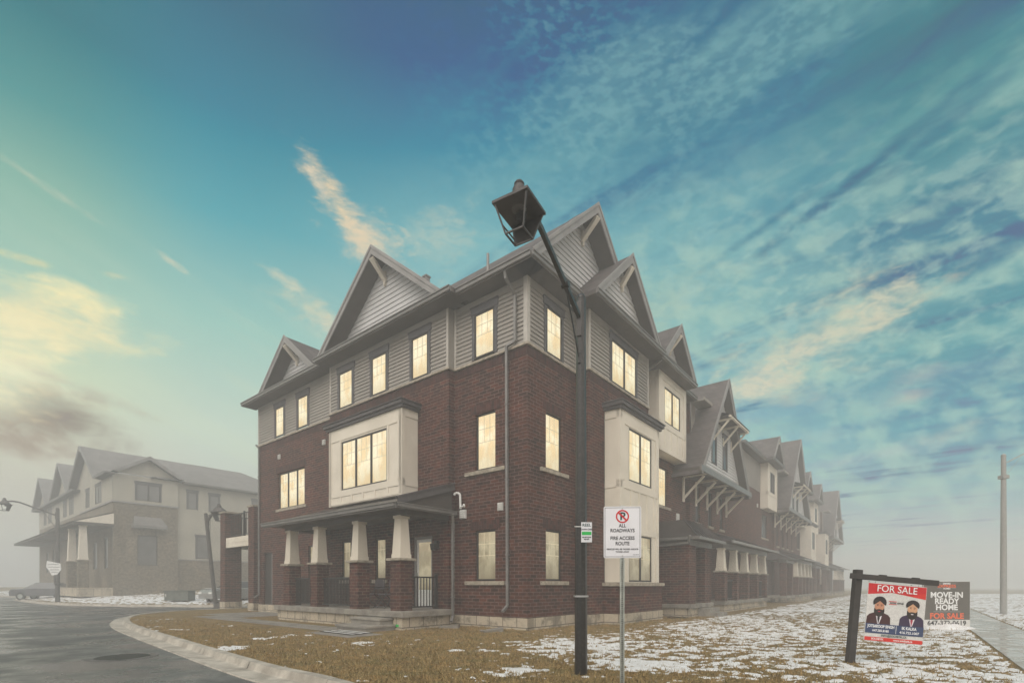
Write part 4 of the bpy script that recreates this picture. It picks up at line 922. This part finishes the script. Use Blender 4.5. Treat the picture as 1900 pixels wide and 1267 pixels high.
while cnt < 80000:
    r = 4.9+15*random.random()**1.5; th = random.uniform(R_(-48), R_(48)); x, y = r*math.tan(th), r
    if not inpoly(x, y, lawn_poly): continue
    q = snow_mask(x, y); lx, ly = loc2(x, y)
    if q is None:
        if (lx > -2.6 and ly > 3) or -10.8 < ly < -9.5 or (lx > 0 and ly > -.05) or (-4.3 < lx < -2.4 and ly > 2): continue
    elif q[0] > .03 and random.random() < .80: continue
    a = random.uniform(0, 6.283); w = random.uniform(.003, .007)*(1+r*.05); L = (random.uniform(.03, .07) if random.random() < .93 else random.uniform(.08, .13))*(.7 if q and q[0] > 0 else 1); le = random.uniform(.4, 1.8)
    dx, dy = math.cos(a), math.sin(a); bx, by = -dy*w, dx*w
    b.face([(x-bx, y-by, GZ-.005), (x+bx, y+by, GZ-.005), (x+dx*L*le*.6, y+dy*L*le*.6, GZ+L/(1+le*.35))]); cnt += 1
tag(b.build('dead_grass', 'dead_blades'), 'short matted brown winter grass of the lawn', kind='stuff')
b = MB()
for i in range(260):     # low irregular clods of earth along the foundations
    if i % 2: x, y = LW(random.uniform(-.1, 11.5), -random.uniform(1.1, 1.9) if False else 0)[:2]; v = random.uniform(0, 11); o = (.15 if v < 2.4 else 1.15 if v < 7 else .2)+random.uniform(0, .55); x, y = LW(v, -o)[:2]
    else: u = random.uniform(-.2, 2.6); x, y = LW(-random.uniform(.1, .6), u)[:2]
    s = random.uniform(.02, .07); b.lathe((x, y, GZ-.01), [(s*1.5, 0), (s*1.2, s*.5), (s*.4, s*.85)], 7)
tag(b.build('dirt', 'turf'), 'loose clods of earth along the foot of the brick walls', kind='stuff')

# ============================================================ THINGS
def txt(par, s, x, z, size, m, y=-.006, bold=0.0, sx=1.0, align='CENTER', name='lettering'):
    c = bpy.data.curves.new(name, 'FONT'); c.body = s; c.size = size; c.align_x = align; c.align_y = 'CENTER'; c.offset = bold; c.extrude = .0006; c.resolution_u = 3
    o = bpy.data.objects.new(name, c); sc.collection.objects.link(o); o.parent = par; o.location = (x, y, z); o.rotation_euler = (R_(90), 0, 0); o.scale = (sx, 1, 1); c.materials.append(MT[m])
    me = bpy.data.meshes.new_from_object(o); bpy.data.objects.remove(o); o = bpy.data.objects.new(name, me); sc.collection.objects.link(o)
    o.parent = par; o.location = (x, y, z); o.rotation_euler = (R_(90), 0, 0); o.scale = (sx, 1, 1); return o
def plate(mb, pts, y0, y1, m=0): mb.prism([(x, z) for x, z in pts], -y0, -y1, m)
def FXZ(u, o, z): return (u, -o, z)
def ell(cx, cz, rx, rz, n=20, a0=0, a1=360):
    return [(cx+rx*math.cos(R_(a0+(a1-a0)*i/n)), cz+rz*math.sin(R_(a0+(a1-a0)*i/n))) for i in range(n if a1-a0 >= 360 else n+1)]

# ---- near street lamp
def street_lamp(pos, ztop, dirv, T, za, zh, wb, wt, sc_=1.0, mats=('lamp_black', 'lamp_metal'), label='', seg=8):
    h = empty('street_lamp', (pos[0], pos[1], pos[2]), math.atan2(dirv[1], dirv[0]), label, 'street lamp', None)
    Z = lambda z: z-pos[2]
    p = MB(); p.bar((0, 0, -.3), (0, 0, Z(ztop)), wb, n=seg, w2=wt); p.lathe((0, 0, Z(ztop)), [(wt*.5, 0), (wt*.46, .03), (wt*.3, .055), (.02, .065)], 12); po = p.build('pole', mats[0], h, .006)
    p = MB(); p.box((wt*.42, -wt*.3, Z(za-.28)), (wt*.62, wt*.3, Z(za+.22))); p.build('bracket_plate', mats[1], po, .01)
    zE = zh+.16*sc_
    a = MB(); z_at = lambda t: za+(zE-za)*min(1, max(0, t/(T*.78)))
    pts = [(wt*.5, 0, Z(za)), (T*.72, 0, Z(za+(zE-za)*.93)), (T*.84, 0, Z(zE)), (T-.03, 0, Z(zE-.03*sc_))]
    a.path(pts, .055*sc_, .07*sc_); a.build('arm', mats[0], h, .008)
    a = MB(); j = (T*.30, 0, Z(za+(zE-za)*.40-.02)); a.bar((wt*.5, 0, Z(za-.60*sc_)), j, .022*sc_, n=6); a.bar((j[0], -.05*sc_, j[2]+.0), (j[0], .05*sc_, j[2]), .085*sc_, n=12); a.bar((wt*.5, 0, Z(za-.66*sc_)), (wt*.5, 0, Z(za-.52*sc_)), .05, n=8)
    a.build('brace', mats[0], h)
    # open lantern
    e = .222*sc_; bt = .111*sc_; zr = Z(zh); zb2 = Z(zh-.31*sc_)
    l = MB(); l.frus(T, 0, zr-.012, zr+.02, e, e); l.frus(T, 0, zr+.021, zr+.15*sc_, e*.86, .075*sc_); l.lathe((T, 0, zr+.15*sc_), [(.075*sc_, 0), (.078*sc_, .05*sc_), (.06*sc_, .09*sc_), (.05*sc_, .1*sc_), (.06*sc_, .115*sc_), (.045*sc_, .14*sc_), (.01, .155*sc_)], 16)
    lo = l.build('lantern', mats[1], h, .004)
    f = MB(); w = .016*sc_; E_ = e*.88
    C = [(-1, -1), (1, -1), (1, 1), (-1, 1)]
    for i, (sx, sy) in enumerate(C):
        f.bar((T+sx*E_, sy*E_, zr-.012), (T+sx*bt, sy*bt, zb2), w); nx, ny = C[(i+1) % 4]
        f.bar((T+sx*bt, sy*bt, zb2), (T+nx*bt, ny*bt, zb2), w)
        if i != 0: continue
        k = .72; q = E_+(bt-E_)*k; f.bar((T+sx*q, sy*q, zr+(zb2-zr)*k), (T+nx*q, ny*q, zr+(zb2-zr)*k), w*.7)
    f.build('lantern_frame', mats[1], lo)
    f = MB(); q = .97
    f.face([(T-E_*q, -E_*q, zr-.013), (T-E_*q, E_*q, zr-.013), (T-bt*q, bt*q, zb2+.005), (T-bt*q, -bt*q, zb2+.005)]); f.box((T-E_*.45, -.05*sc_, zr-.10*sc_), (T-E_*.1, .05*sc_, zr-.013)); f.build('back_panel', mats[0], lo)
    f = MB()
    for rr, n in ((.03, 6), (.052, 11), (.074, 16)):
        for i in range(n): a_ = 6.283*i/n; f.lathe((T+rr*sc_*math.cos(a_), rr*sc_*math.sin(a_), zr-.016), [(.0055*sc_, 0), (.0055*sc_, .004)], 6)
    f.build('led_array', 'led', lo)
    return h
lp = G(1078, 1250); street_lamp(lp, 1.2+530*lp[1]/916, (-.5, -.866), 1.81, 5.0, 5.38, .19, .132, 1.0, label='large black street lamp with lantern arm, standing on the lawn before the brick corner')
tape = MB(); tape.frus(lp[0], lp[1], 1.03, 1.055, .094, .094); tag(tape.build('tape_band', 'ink_silver'), 'strip of pale tape round the near black lamp pole', 'tape')
# notice card strapped to it
cx, cy = .97+.075, lp[1]-.13
h = empty('notice_card', (cx, cy, 1.94), 0, 'small green and white notice card strapped to the near black lamp pole', 'notice')
m = MB(FXZ); m.box((-.075, 0, -.14), (.075, .004, .14)); m.build('card', 'sign_white', h)
m = MB(FXZ); m.box((-.066, .0045, -.038), (.066, .006, .008)); m.build('green_band', 'ink_green', h)
m = MB(FXZ); m.box((-.17, -.01, .075), (-.075, .002, .085)); m.build('strap', 'white', h)
txt(h, 'REEL', 0, .10, .058, 'ink_teal', -.006, .001); txt(h, 'LAWN CARE', 0, .04, .028, 'ink_black', -.006, .001, .95); txt(h, '905-879-2238', 0, -.07, .026, 'ink_black', -.006, .001, .85); txt(h, '905-879', 0, -.1, .024, 'ink_black', -.006, .001, .9)

# ---- no parking sign
Zs = 6.3; x0 = (1154-950)/916*Zs
h = empty('no_parking_sign', (x0, Zs, GZ), R_(-3), 'white no parking fire access route sign on perforated metal post beside the lamp pole', 'road sign')
p = MB(FXZ); p.box((-.028, 0, -.1), (-.012, .03, 2.24)); p.box((.012, 0, -.1), (.028, .03, 2.24)); p.box((-.012, 0, -.1), (.012, .006, 2.24)); po = p.build('post', 'galv', h, .002)
p = MB(FXZ); 
for i in range(58): p.box((-.006, .0062, .02+i*.027), (.006, .008, .032+i*.027))
p.build('post_holes', 'iron', po)
p = MB(FXZ); zc = 1.2+97.5*Zs/916-GZ; hw, hh = .236, .327
rc = [(sx*(hw-.02)+.02*math.cos(R_(a)), zc+sz*(hh-.02)+.02*math.sin(R_(a))) for sx, sz, a0 in ((1, 1, 0), (-1, 1, 90), (-1, -1, 180), (1, -1, 270)) for a in range(a0, a0+91, 15)]
p.prism(rc, .032, .036); so2 = p.build('sign_plate', 'sign_white', h)
p = MB(FXZ); a = hw-.014; c = hh-.014; t = .005
p.box((-a, .0362, zc-c), (a, .0372, zc-c+t)); p.box((-a, .0362, zc+c-t), (a, .0372, zc+c)); p.box((-a, .0362, zc-c+t), (-a+t, .0372, zc+c-t)); p.box((a-t, .0362, zc-c+t), (a, .0372, zc+c-t)); p.build('border', 'ink_black', so2)
p = MB(FXZ); zc2 = zc+.20; R0, R1 = .083, .066; n = 40
for i in range(n):
    a0, a1 = 6.2832*i/n, 6.2832*(i+1)/n
    p.prism([(R0*math.cos(a0), zc2+R0*math.sin(a0)), (R0*math.cos(a1), zc2+R0*math.sin(a1)), (R1*math.cos(a1), zc2+R1*math.sin(a1)), (R1*math.cos(a0), zc2+R1*math.sin(a0))], .0362, .0395)
d = .0075; p.prism([(-.05-d, zc2+.05-d), (-.05+d, zc2+.05+d), (.05+d, zc2-.05+d), (.05-d, zc2-.05-d)], .0375, .0398); p.build('prohibition_ring', 'ink_red', so2)
txt(so2, 'P', .002, zc2-.002, .135, 'ink_teal', -.0368, .004)
for s, z, sz, b_ in (('ALL', .082, .062, .0016), ('ROADWAYS', .020, .062, .0016), ('FIRE ACCESS', -.077, .062, .0016), ('ROUTE', -.145, .062, .0016), ('VEHICLES WILL BE TAGGED AND/OR', -.216, .028, .0008), ('TOWED AWAY', -.250, .028, .0008)):
    txt(so2, s, 0, zc+z, sz, 'ink_black', -.0368, b_, .88 if sz > .03 else .86)
txt(so2, 'NLN SIGNS', .17, zc-.285, .014, 'ink_black', -.0368, .0003)
p = MB(FXZ); p.box((-.03, -.004, zc+hh-.01), (.03, .03, zc+hh+.012)); p.bar((0, .036, zc+hh-.03), (0, .042, zc+hh-.03), .014, n=8); p.bar((0, .036, zc-hh+.03), (0, .042, zc-hh+.03), .014, n=8); p.build('bolt', 'galv', so2)

# ---- for sale sign on a wooden post
bp = G(1577, 1228); h = empty('for_sale_sign', (bp[0], bp[1], GZ), 0, 'leaning dark wooden post with red, white and blue FOR SALE board on its arm', 'for sale sign'); h.rotation_euler = (0, R_(5.0), 0)
p = MB(FXZ); p.box((-.055, -.05, -.3), (.055, .05, 1.53)); p.build('post', 'post_paint', h, .008)
p = MB(FXZ); p.box((-.165, .051, 1.37), (1.27, .10, 1.46)); p.box((.30, .055, 1.46), (.42, .095, 1.475)); p.box((.84, .055, 1.46), (.96, .095, 1.475)); p.build('arm', 'post_paint', h, .008)
p = MB(FXZ)
for u in (.25, .96): p.bar((u, .075, 1.36), (u, .075, 1.32), .008, n=6); p.lathe((u, -.075, 1.35), [(.012, 0), (.012, .01)], 8)
p.build('hook', 'galv', h)
X0, X1, Z0_, Z1_ = .142, 1.09, .395, 1.325; W_, H_ = X1-X0, Z1_-Z0_
p = MB(FXZ); p.box((X0-.006, .07, Z0_-.006), (X1+.006, .078, Z1_+.006)); bd = p.build('board', 'ink_paper', h)
def q(fx, fy): return (X0+fx*W_, Z1_-fy*H_)
def art(name, polys):
    for mname, pts, lay in polys:
        m_ = MB(FXZ); y0 = .0785+lay*.0006; m_.prism([q(*t_) for t_ in pts], y0, y0+.0005); m_.build(name, mname, bd)
def fe(cx, cy, rx, ry, n=22, a0=0, a1=360): return [(cx+rx*math.cos(R_(a0+(a1-a0)*i/n)), cy-ry*math.sin(R_(a0+(a1-a0)*i/n))) for i in range(n if a1-a0 >= 360 else n+1)]
art('header_band', [('ink_red', [(0, 0), (1, 0), (1, .215), (.42, .14), (0, .195)], 0), ('ink_red2', [(1, .10), (1, .215), (.7, .176)], 1)])
def person_art(cx, fy, s, coat, skin, tie, turban_h):
    art('portrait_print', [(coat, [(cx-.215*s, .705), (cx-.205*s, .58), (cx-.165*s, .535), (cx-.06*s, .495), (cx+.06*s, .495), (cx+.165*s, .535), (cx+.205*s, .58), (cx+.215*s, .705)], 1),
     ('ink_shirt', [(cx-.065*s, .49), (cx+.065*s, .49), (cx+.045*s, .6), (cx+.012*s, .705), (cx-.012*s, .70)], 2), (tie, [(cx-.016*s, .53), (cx+.016*s, .53), (cx+.022*s, .60), (cx, .705), (cx-.022*s, .60)], 3),
     *head(cx, fy, s, skin, turban_h)])
def head(cx, fy, s, skin, turban_h):
    K = 1.28; F0 = fy; L = [('ink_beard', fe(cx, fy+.055, .072*s, .088*s), 4), (skin, fe(cx, fy+.005, .067*s, .082*s), 5),
     ('ink_beard', [(cx-.068*s, fy+.02), (cx-.045*s, fy+.045), (cx, fy+.035), (cx+.045*s, fy+.045), (cx+.068*s, fy+.02), (cx+.06*s, fy+.09), (cx+.03*s, fy+.13), (cx, fy+.14), (cx-.03*s, fy+.13), (cx-.06*s, fy+.09)], 6),
     ('ink_pink' if skin == 'ink_skin' else 'ink_shirt', fe(cx, fy+.068, .018*s, .006), 7), ('ink_beard', fe(cx-.026*s, fy-.01, .012*s, .004), 7), ('ink_beard', fe(cx+.026*s, fy-.01, .012*s, .004), 7), ('ink_beard', [(cx-.04*s, fy-.025), (cx-.014*s, fy-.028), (cx-.014*s, fy-.022), (cx-.04*s, fy-.018)], 7), ('ink_beard', [(cx+.04*s, fy-.025), (cx+.014*s, fy-.028), (cx+.014*s, fy-.022), (cx+.04*s, fy-.018)], 7),
     (skin, [(cx-.005, fy-.01), (cx+.005, fy-.01), (cx+.010, fy+.03), (cx-.010, fy+.03)], 7),
     ('ink_turban', fe(cx, fy-.055, .092*s, .062*turban_h+.012, 18, 0, 180)+[(cx-.085*s, fy-.015), (cx-.06*s, fy-.03), (cx, fy-.075), (cx+.06*s, fy-.03), (cx+.085*s, fy-.015)], 8), ('ink_beard', [(cx-.085*s, fy-.05), (cx, fy-.10), (cx+.085*s, fy-.05), (cx+.08*s, fy-.062), (cx, fy-.112), (cx-.08*s, fy-.062)], 9)]
    return [(m_, [(cx+(x_-cx)*K, F0+(y_-F0)*K) for x_, y_ in p_], l_) for m_, p_, l_ in L]
person_art(.215, .395, .98, 'ink_maroon', 'ink_skin', 'ink_black', 1.15); person_art(.785, .40, 1.0, 'ink_navy', 'ink_skin2', 'ink_pink', .95)
art('logo_print', [('ink_red', [(.37, .285), (.505, .285), (.505, .298), (.37, .298)], 1), ('ink_silver', [(.51, .285), (.64, .285), (.64, .290), (.51, .290)], 1), ('ink_red', [(.37, .335), (.505, .335), (.505, .347), (.37, .347)], 1), ('ink_silver', [(.51, .352), (.64, .352), (.64, .355), (.51, .355)], 1)])
art('blue_band', [('ink_blue', [(0, .70), (1, .70), (1, .868), (0, .868)], 10), ('ink_white', [(.525, .715), (.532, .715), (.532, .85), (.525, .85)], 11)])
art('foot_band', [('ink_red2', [(0, .935), (1, .935), (1, 1), (0, 1)], 10)])
def tq(s, fx, fy, size, m_, bold=0, sx=1): xx, zz = q(fx, fy); txt(bd, s, xx, zz, size, m_, -.0862, bold, sx)
tq('FOR SALE', .49, .083, .155, 'ink_white', .0008, 1.0); tq('ROYAL LEPAGE', .505, .317, .034, 'ink_black', .001, .95)
tq('JOTSAROOP SINGH', .265, .745, .064, 'ink_white', .0022, .78); tq('647.285.8185', .265, .82, .05, 'ink_white', .0012, 1.0); tq('IK KALRA', .75, .745, .066, 'ink_white', .0022, .85); tq('416.725.1007', .76, .82, .056, 'ink_white', .0012, 1.05)
tq('INFO@SOLDBYIK.CA', .5, .902, .046, 'ink_teal', .0008, .95); tq('SOLDBYIK', .22, .967, .044, 'ink_white', .0008, 1); tq('www.soldbyik.ca', .66, .967, .044, 'ink_white', .0008, 1.05)

# ---- builder's board
g = G(1755.5, 1165); k = g[1]/916; h = empty('builder_board', (g[0], g[1], GZ), R_(-2), 'grey MOVE-IN READY HOME board standing in the snow beside the sidewalk', 'sign board')
W2, B0, B1 = 84*k/2, 10*k*0, 87*k
p = MB(FXZ); p.box((-W2, 0, -.12), (W2, .02, B1)); bd = p.build('board', 'ink_paper', h, .002)
p = MB(FXZ); p.box((-W2+.008, .0205, 16*k), (W2-.008, .022, B1-.01)); p.build('grey_panel', 'ink_grey', bd)
p = MB(FXZ); p.box((-W2+.05, -.09, -.4), (-W2+.13, -.001, B1-.05)); p.box((W2-.13, -.09, -.4), (W2-.05, -.001, B1-.05)); p.build('post', 'weathered_pole', h)
p = MB(FXZ); 
for z in (82.5, 74): p.box((-17*k, .0222, z*k), (-9*k, .023, (z+.5)*k)); p.box((9*k, .0222, z*k), (17*k, .023, (z+.5)*k))
p.box((-24*k, .0222, 30.5*k), (24*k, .023, 31.2*k)); p.build('rule', 'ink_silver', bd)
for s, z, sz, m_, b_, sx in (('EMPIRE', 82.6, 4.0, 'ink_white', .03, 1), ('EXPRESS', 78, 6.6, 'ink_orange', .03, 1.25), ('HOMES', 73.6, 3.6, 'ink_white', .03, 1), ('MOVE-IN', 61.5, 13.2, 'ink_white', .035, 1.02), ('READY', 50, 13.2, 'ink_white', .035, .98), ('HOME', 38.5, 13.2, 'ink_white', .035, .98), ('FOR SALE', 22.5, 13.2, 'ink_orange', .035, 1.0), ('647-372-0619', 9.5, 11.5, 'ink_black', .02, 1.0)):
    txt(bd, s, 0, z*k, sz*k*1.08, m_, -.0226, b_*sz*k, sx)
# snow mound at its foot
b = MB(); n = 26
for i in range(n):
    for j in range(8):
        def mz(a, c): x_ = -.8+1.6*a/n; y_ = -.3+.6*c/8; e = max(0, 1-(x_/.8)**2-(y_/.3)**2); return (g[0]-.12+x_, g[1]-.2+y_, GZ-.01+.17*e**.7*(.75+.5*nz(Vector((x_*5, y_*5, 2)))))
        b.face([mz(i, j), mz(i+1, j), mz(i+1, j+1), mz(i, j+1)])
tag(b.build('snow_mound', 'snow', smooth=True), 'low ridge of snow banked against the grey board', kind='stuff')

# ---- distant lamps and poles
g = G(1862, 1139); h = empty('light_pole', (g[0], g[1], GZ), 0, 'pale grey concrete light pole beyond the sidewalk at the right edge', 'light pole')
p = MB(); zt_ = 6.83-GZ; p.bar((0, 0, -.2), (0, 0, zt_), .24, n=12, w2=.17); p.lathe((0, 0, zt_), [(.1, 0), (.07, .06), (.02, .09)], 10); p.frus(0, 0, zt_-1.0, zt_-.85, .13, .13); p.build('pole', 'weathered_pole', h)
p = MB(); p.path([(.1, 0, zt_-.3), (1.0, 0, zt_+.15), (2.3, 0, zt_+.5)], .05, n=6); p.bar((.1, 0, zt_-.85), (.75, 0, zt_-.05), .02, n=6); p.build('arm', 'galv', h)
p = MB(); p.frus(2.6, 0, zt_+.42, zt_+.56, .28, .2); p.build('lamp_head', 'lamp_metal', h)
street_lamp((-33.6, 36.5, 0), 6.85, (-.93, -.37), 3.0, 6.35, 7.0, .30, .22, 1.5, ('dark_pole', 'dark_pole'), 'foggy street lamp with lantern on a long arm at the far left')
street_lamp((-18.0, 30.0, -.1), 5.5, (.9, -.45), .85, 5.1, 5.55, .24, .2, 1.7, ('dark_pole', 'dark_pole'), 'leaning street lamp whose lantern touches the brick balcony pier')
bpy.data.objects[[o.name for o in bpy.data.objects if o.name.startswith('street_lamp')][-1]].rotation_euler[:2] = (R_(2.4), R_(-4.8))
b = MB(); b.prism([(-.45, 0), (.35, 0), (.5, .55), (.15, .62)], 0, .7); o = b.build('concrete_footing', 'dark_pole'); o.location = (-17.5, 29.6, -.16); tag(o, 'dark tilted concrete block at the foot of the leaning lamp', 'footing')
h = empty('street_notice', (-33.0, 35.6, 0), 0, 'small irregular white notice plate on the far left lamp pole', 'notice')
b = MB(FXZ); b.prism([(-.5, 2.95), (.45, 2.75), (.5, 2.3), (.2, 1.95), (-.15, 1.9), (-.3, 2.2), (-.55, 2.5)], 0, .04); b.build('plate', 'white', h)
b = MB(FXZ)
for i, (a, c) in enumerate(((-.42, .35), (-.4, .42), (-.3, .38), (-.18, .3))): b.box((a, .041, 2.66-i*.19), (c, .05, 2.72-i*.19))
b.build('illegible_lines', 'ink_silver', h)
b = MB(FXZ); b.box((-.05, -.5, 1.2), (.05, -.02, 1.3)); b.box((-.05, -.05, 1.2), (.05, -.001, 2.2)); b.build('bracket', 'dark_pole', h)
# ---- utility box, cars, chairs, small things
h = empty('utility_box', (-22.6, 33.6, .16), 0, 'green grey utility cabinet on the snowy verge before the tan house', 'utility box')
b = MB(); b.box((-.8, -.4, 0), (.8, .4, .62)); b.build('cabinet', 'utility', h, .03); b = MB(); b.box((-.84, -.44, .62), (.84, .44, .68)); b.build('lid', 'utility', h, .02); b = MB(); b.box((-.7, -.41, .25), (-.66, -.402, .45)); b.build('label_plate', 'white', h)
def car(loc, rz, mt, label):
    h = empty('parked_car', loc, rz, label, 'car', 'parked cars in the fog')
    b = MB(FXZ); pr = [(-2.25, .35), (-2.28, .75), (-2.1, .95), (-1.3, 1.0), (-.7, 1.05), (1.5, 1.05), (2.1, .98), (2.25, .7), (2.22, .35)]
    b.prism(pr, -.88, .88); b.build('body', mt, h, .06)
    b = MB(); v = [(-1.25, .80, 1.0), (-.45, .62, 1.48), (.95, .62, 1.5), (1.75, .80, 1.04)]
    for s in (1, -1): b.face([(x, s*y, z) for x, y, z in v])
    for p_, q_ in zip(v, v[1:]): b.face([(p_[0], -p_[1], p_[2]), (p_[0], p_[1], p_[2]), (q_[0], q_[1], q_[2]), (q_[0], -q_[1], q_[2])])
    b.build('cabin_glass', 'dark_pane', h)
    b = MB(); b.box((-.42, -.60, 1.481), (.93, .60, 1.52)); b.build('car_roof', mt, h, .02)
    for x in (-1.4, 1.4):
        for s in (-.8, .8):
            b = MB(); b.bar((x, s-.1, .33), (x, s+.1, .33), .66, n=18); w = b.build('wheel', 'tyre', h); b = MB(); b.bar((x, s-.105, .33), (x, s+.105, .33), .4, n=12); b.build('rim', 'galv', w)
    for s in (-.6, .6): b = MB(); b.box((2.2, s-.2, .72), (2.27, s+.2, .86)); b.build('tail_light', 'tail_red', h)
    for s in (-.6, .6): b = MB(); b.box((-2.3, s-.18, .68), (-2.24, s+.18, .8)); b.build('headlight', 'white', h)
    b = MB(); b.box((-2.0, -.7, 1.005), (-1.35, .7, 1.03)); b.build('snow_on_hood', 'snow', h, .01)
    return h
car((-41.5, 44, -.1), R_(12), 'car_grey', 'dark car dusted with snow on the driveway at far left')
car((-18.9, 34.2, -.05), R_(60), 'car_silver', 'silver car with red tail lights seen between the balcony piers')
def chair(x, u, rz, label):
    p = LW(x, u, .461); h = empty('porch_chair', p, ROT+rz, label, 'chair', 'porch chairs')
    b = MB(); b.box((-.22, -.22, .43), (.22, .22, .46)); b.build('seat', 'chair_plastic', h, .012)
    b = MB(); b.prism([(-.22, .60), (.22, .60), (.21, .86), (.14, .93), (-.14, .93), (-.21, .86)], .20, .225); b.build('backrest', 'chair_plastic', h, .01)
    for s in (-.23, .23):
        b = MB(); b.path([(s, -.24, 0), (s, .22, .62), (s*.95, .24, .95)], .025, n=8); b.build('leg', 'black_metal', h)
        b = MB(); b.path([(s, .26, 0), (s, -.2, .44), (s, -.2, .66), (s, .2, .67)], .025, n=8); b.build('leg', 'black_metal', h)
    return h
chair(-1.15, 4.75, R_(-95), 'black folding chair with tall back, nearer the right hand porch column'); chair(-1.1, 5.5, R_(-85), 'black folding chair deeper on the porch, left of the other chair')
h = empty('door_mat', LW(-3.5, 3.4, GZ+.012), ROT, 'black and white striped mat on the path at the foot of the porch steps', 'mat')
b = MB(); b.box((-.34, -.72, 0), (.34, .72, .012)); b.build('mat_base', 'post_paint', h)
b = MB()
for x in (-.25, -.02, .2): b.box((x, -.70, .012), (x+.07, .70, .015))
b.build('white_stripes', 'white', h)
def splash(x, u, rz, label):
    h = empty('splash_block', LW(x, u, GZ), ROT+rz, label, 'splash block', 'concrete splash blocks')
    b = MB(); b.prism([(-.28, -.02), (.28, -.02), (.32, .05), (.26, .07), (.24, .05), (-.24, .10), (-.28, .12)], -.14, .14); o = b.build('slab', 'concrete', h, .01); return h
splash(-.85, .55, R_(160), 'slanted concrete slab on the grass before the brick corner'); splash(-.75, 2.3, R_(120), 'concrete slab under the downspout beside the porch')
m_ = G(228, 1218, -.17)
h = empty('manhole', (m_[0], m_[1], -.17), 0, 'round iron manhole set in the wet road', 'manhole')
b = MB(); b.lathe((0, 0, 0), [(.56, -.01), (.56, .006), (.44, .006), (.43, -.0)], 36); b.build('rim', 'asphalt', h); b = MB(); b.lathe((0, 0, 0), [(.42, -.01), (.42, .004), (.40, .009)], 36)
b.build('cover', 'iron', h)
b = MB(); pts = [LW(7.75+.35*math.cos(a/6), -1.35-.28*math.sin(a/5)-.0*a, GZ+.03+.02*math.sin(a)) for a in range(0, 60)]; b.path(pts[:40], .022, n=6)
b.path([LW(7.9, -.1, 1.1), LW(7.7, -.4, .5), LW(7.6, -.9, .02), pts[0]], .022, n=6); tag(b.build('garden_hose', 'black_metal'), 'black hose coiled on the grass beside the small brick porch', 'hose')
b = MB(); c = G(1800, 1240)
for i in range(14): a = random.uniform(0, 6.28); rr = random.uniform(0, .16); s = random.uniform(.03, .07); b.lathe((c[0]+rr*math.cos(a)*1.6, c[1]+rr*math.sin(a), GZ), [(s*1.4, 0), (s*1.1, s*.5), (s*.4, s*.8)], 7)
tag(b.build('earth_clump', 'turf'), 'brown clump of earth showing through the snow below the grey board', 'clump')

# ============================================================ FOG
hz = bpy.data.materials.new('fog_air'); hz.use_nodes = True; nt = hz.node_tree; nt.nodes.clear()
pvn = nt.nodes.new('ShaderNodeVolumePrincipled'); pvn.inputs['Color'].default_value = (.90, .905, .905, 1); pvn.inputs['Density'].default_value = .0092; pvn.inputs['Anisotropy'].default_value = 0.0
mo = nt.nodes.new('ShaderNodeOutputMaterial'); LK(pvn.outputs[0], mo.inputs['Volume'])
b = MB(); b.box((-250, -201, -1.3), (250, 250, 14.0)); tag(b.build('haze', hz), 'pale winter fog filling the street', kind='stuff')
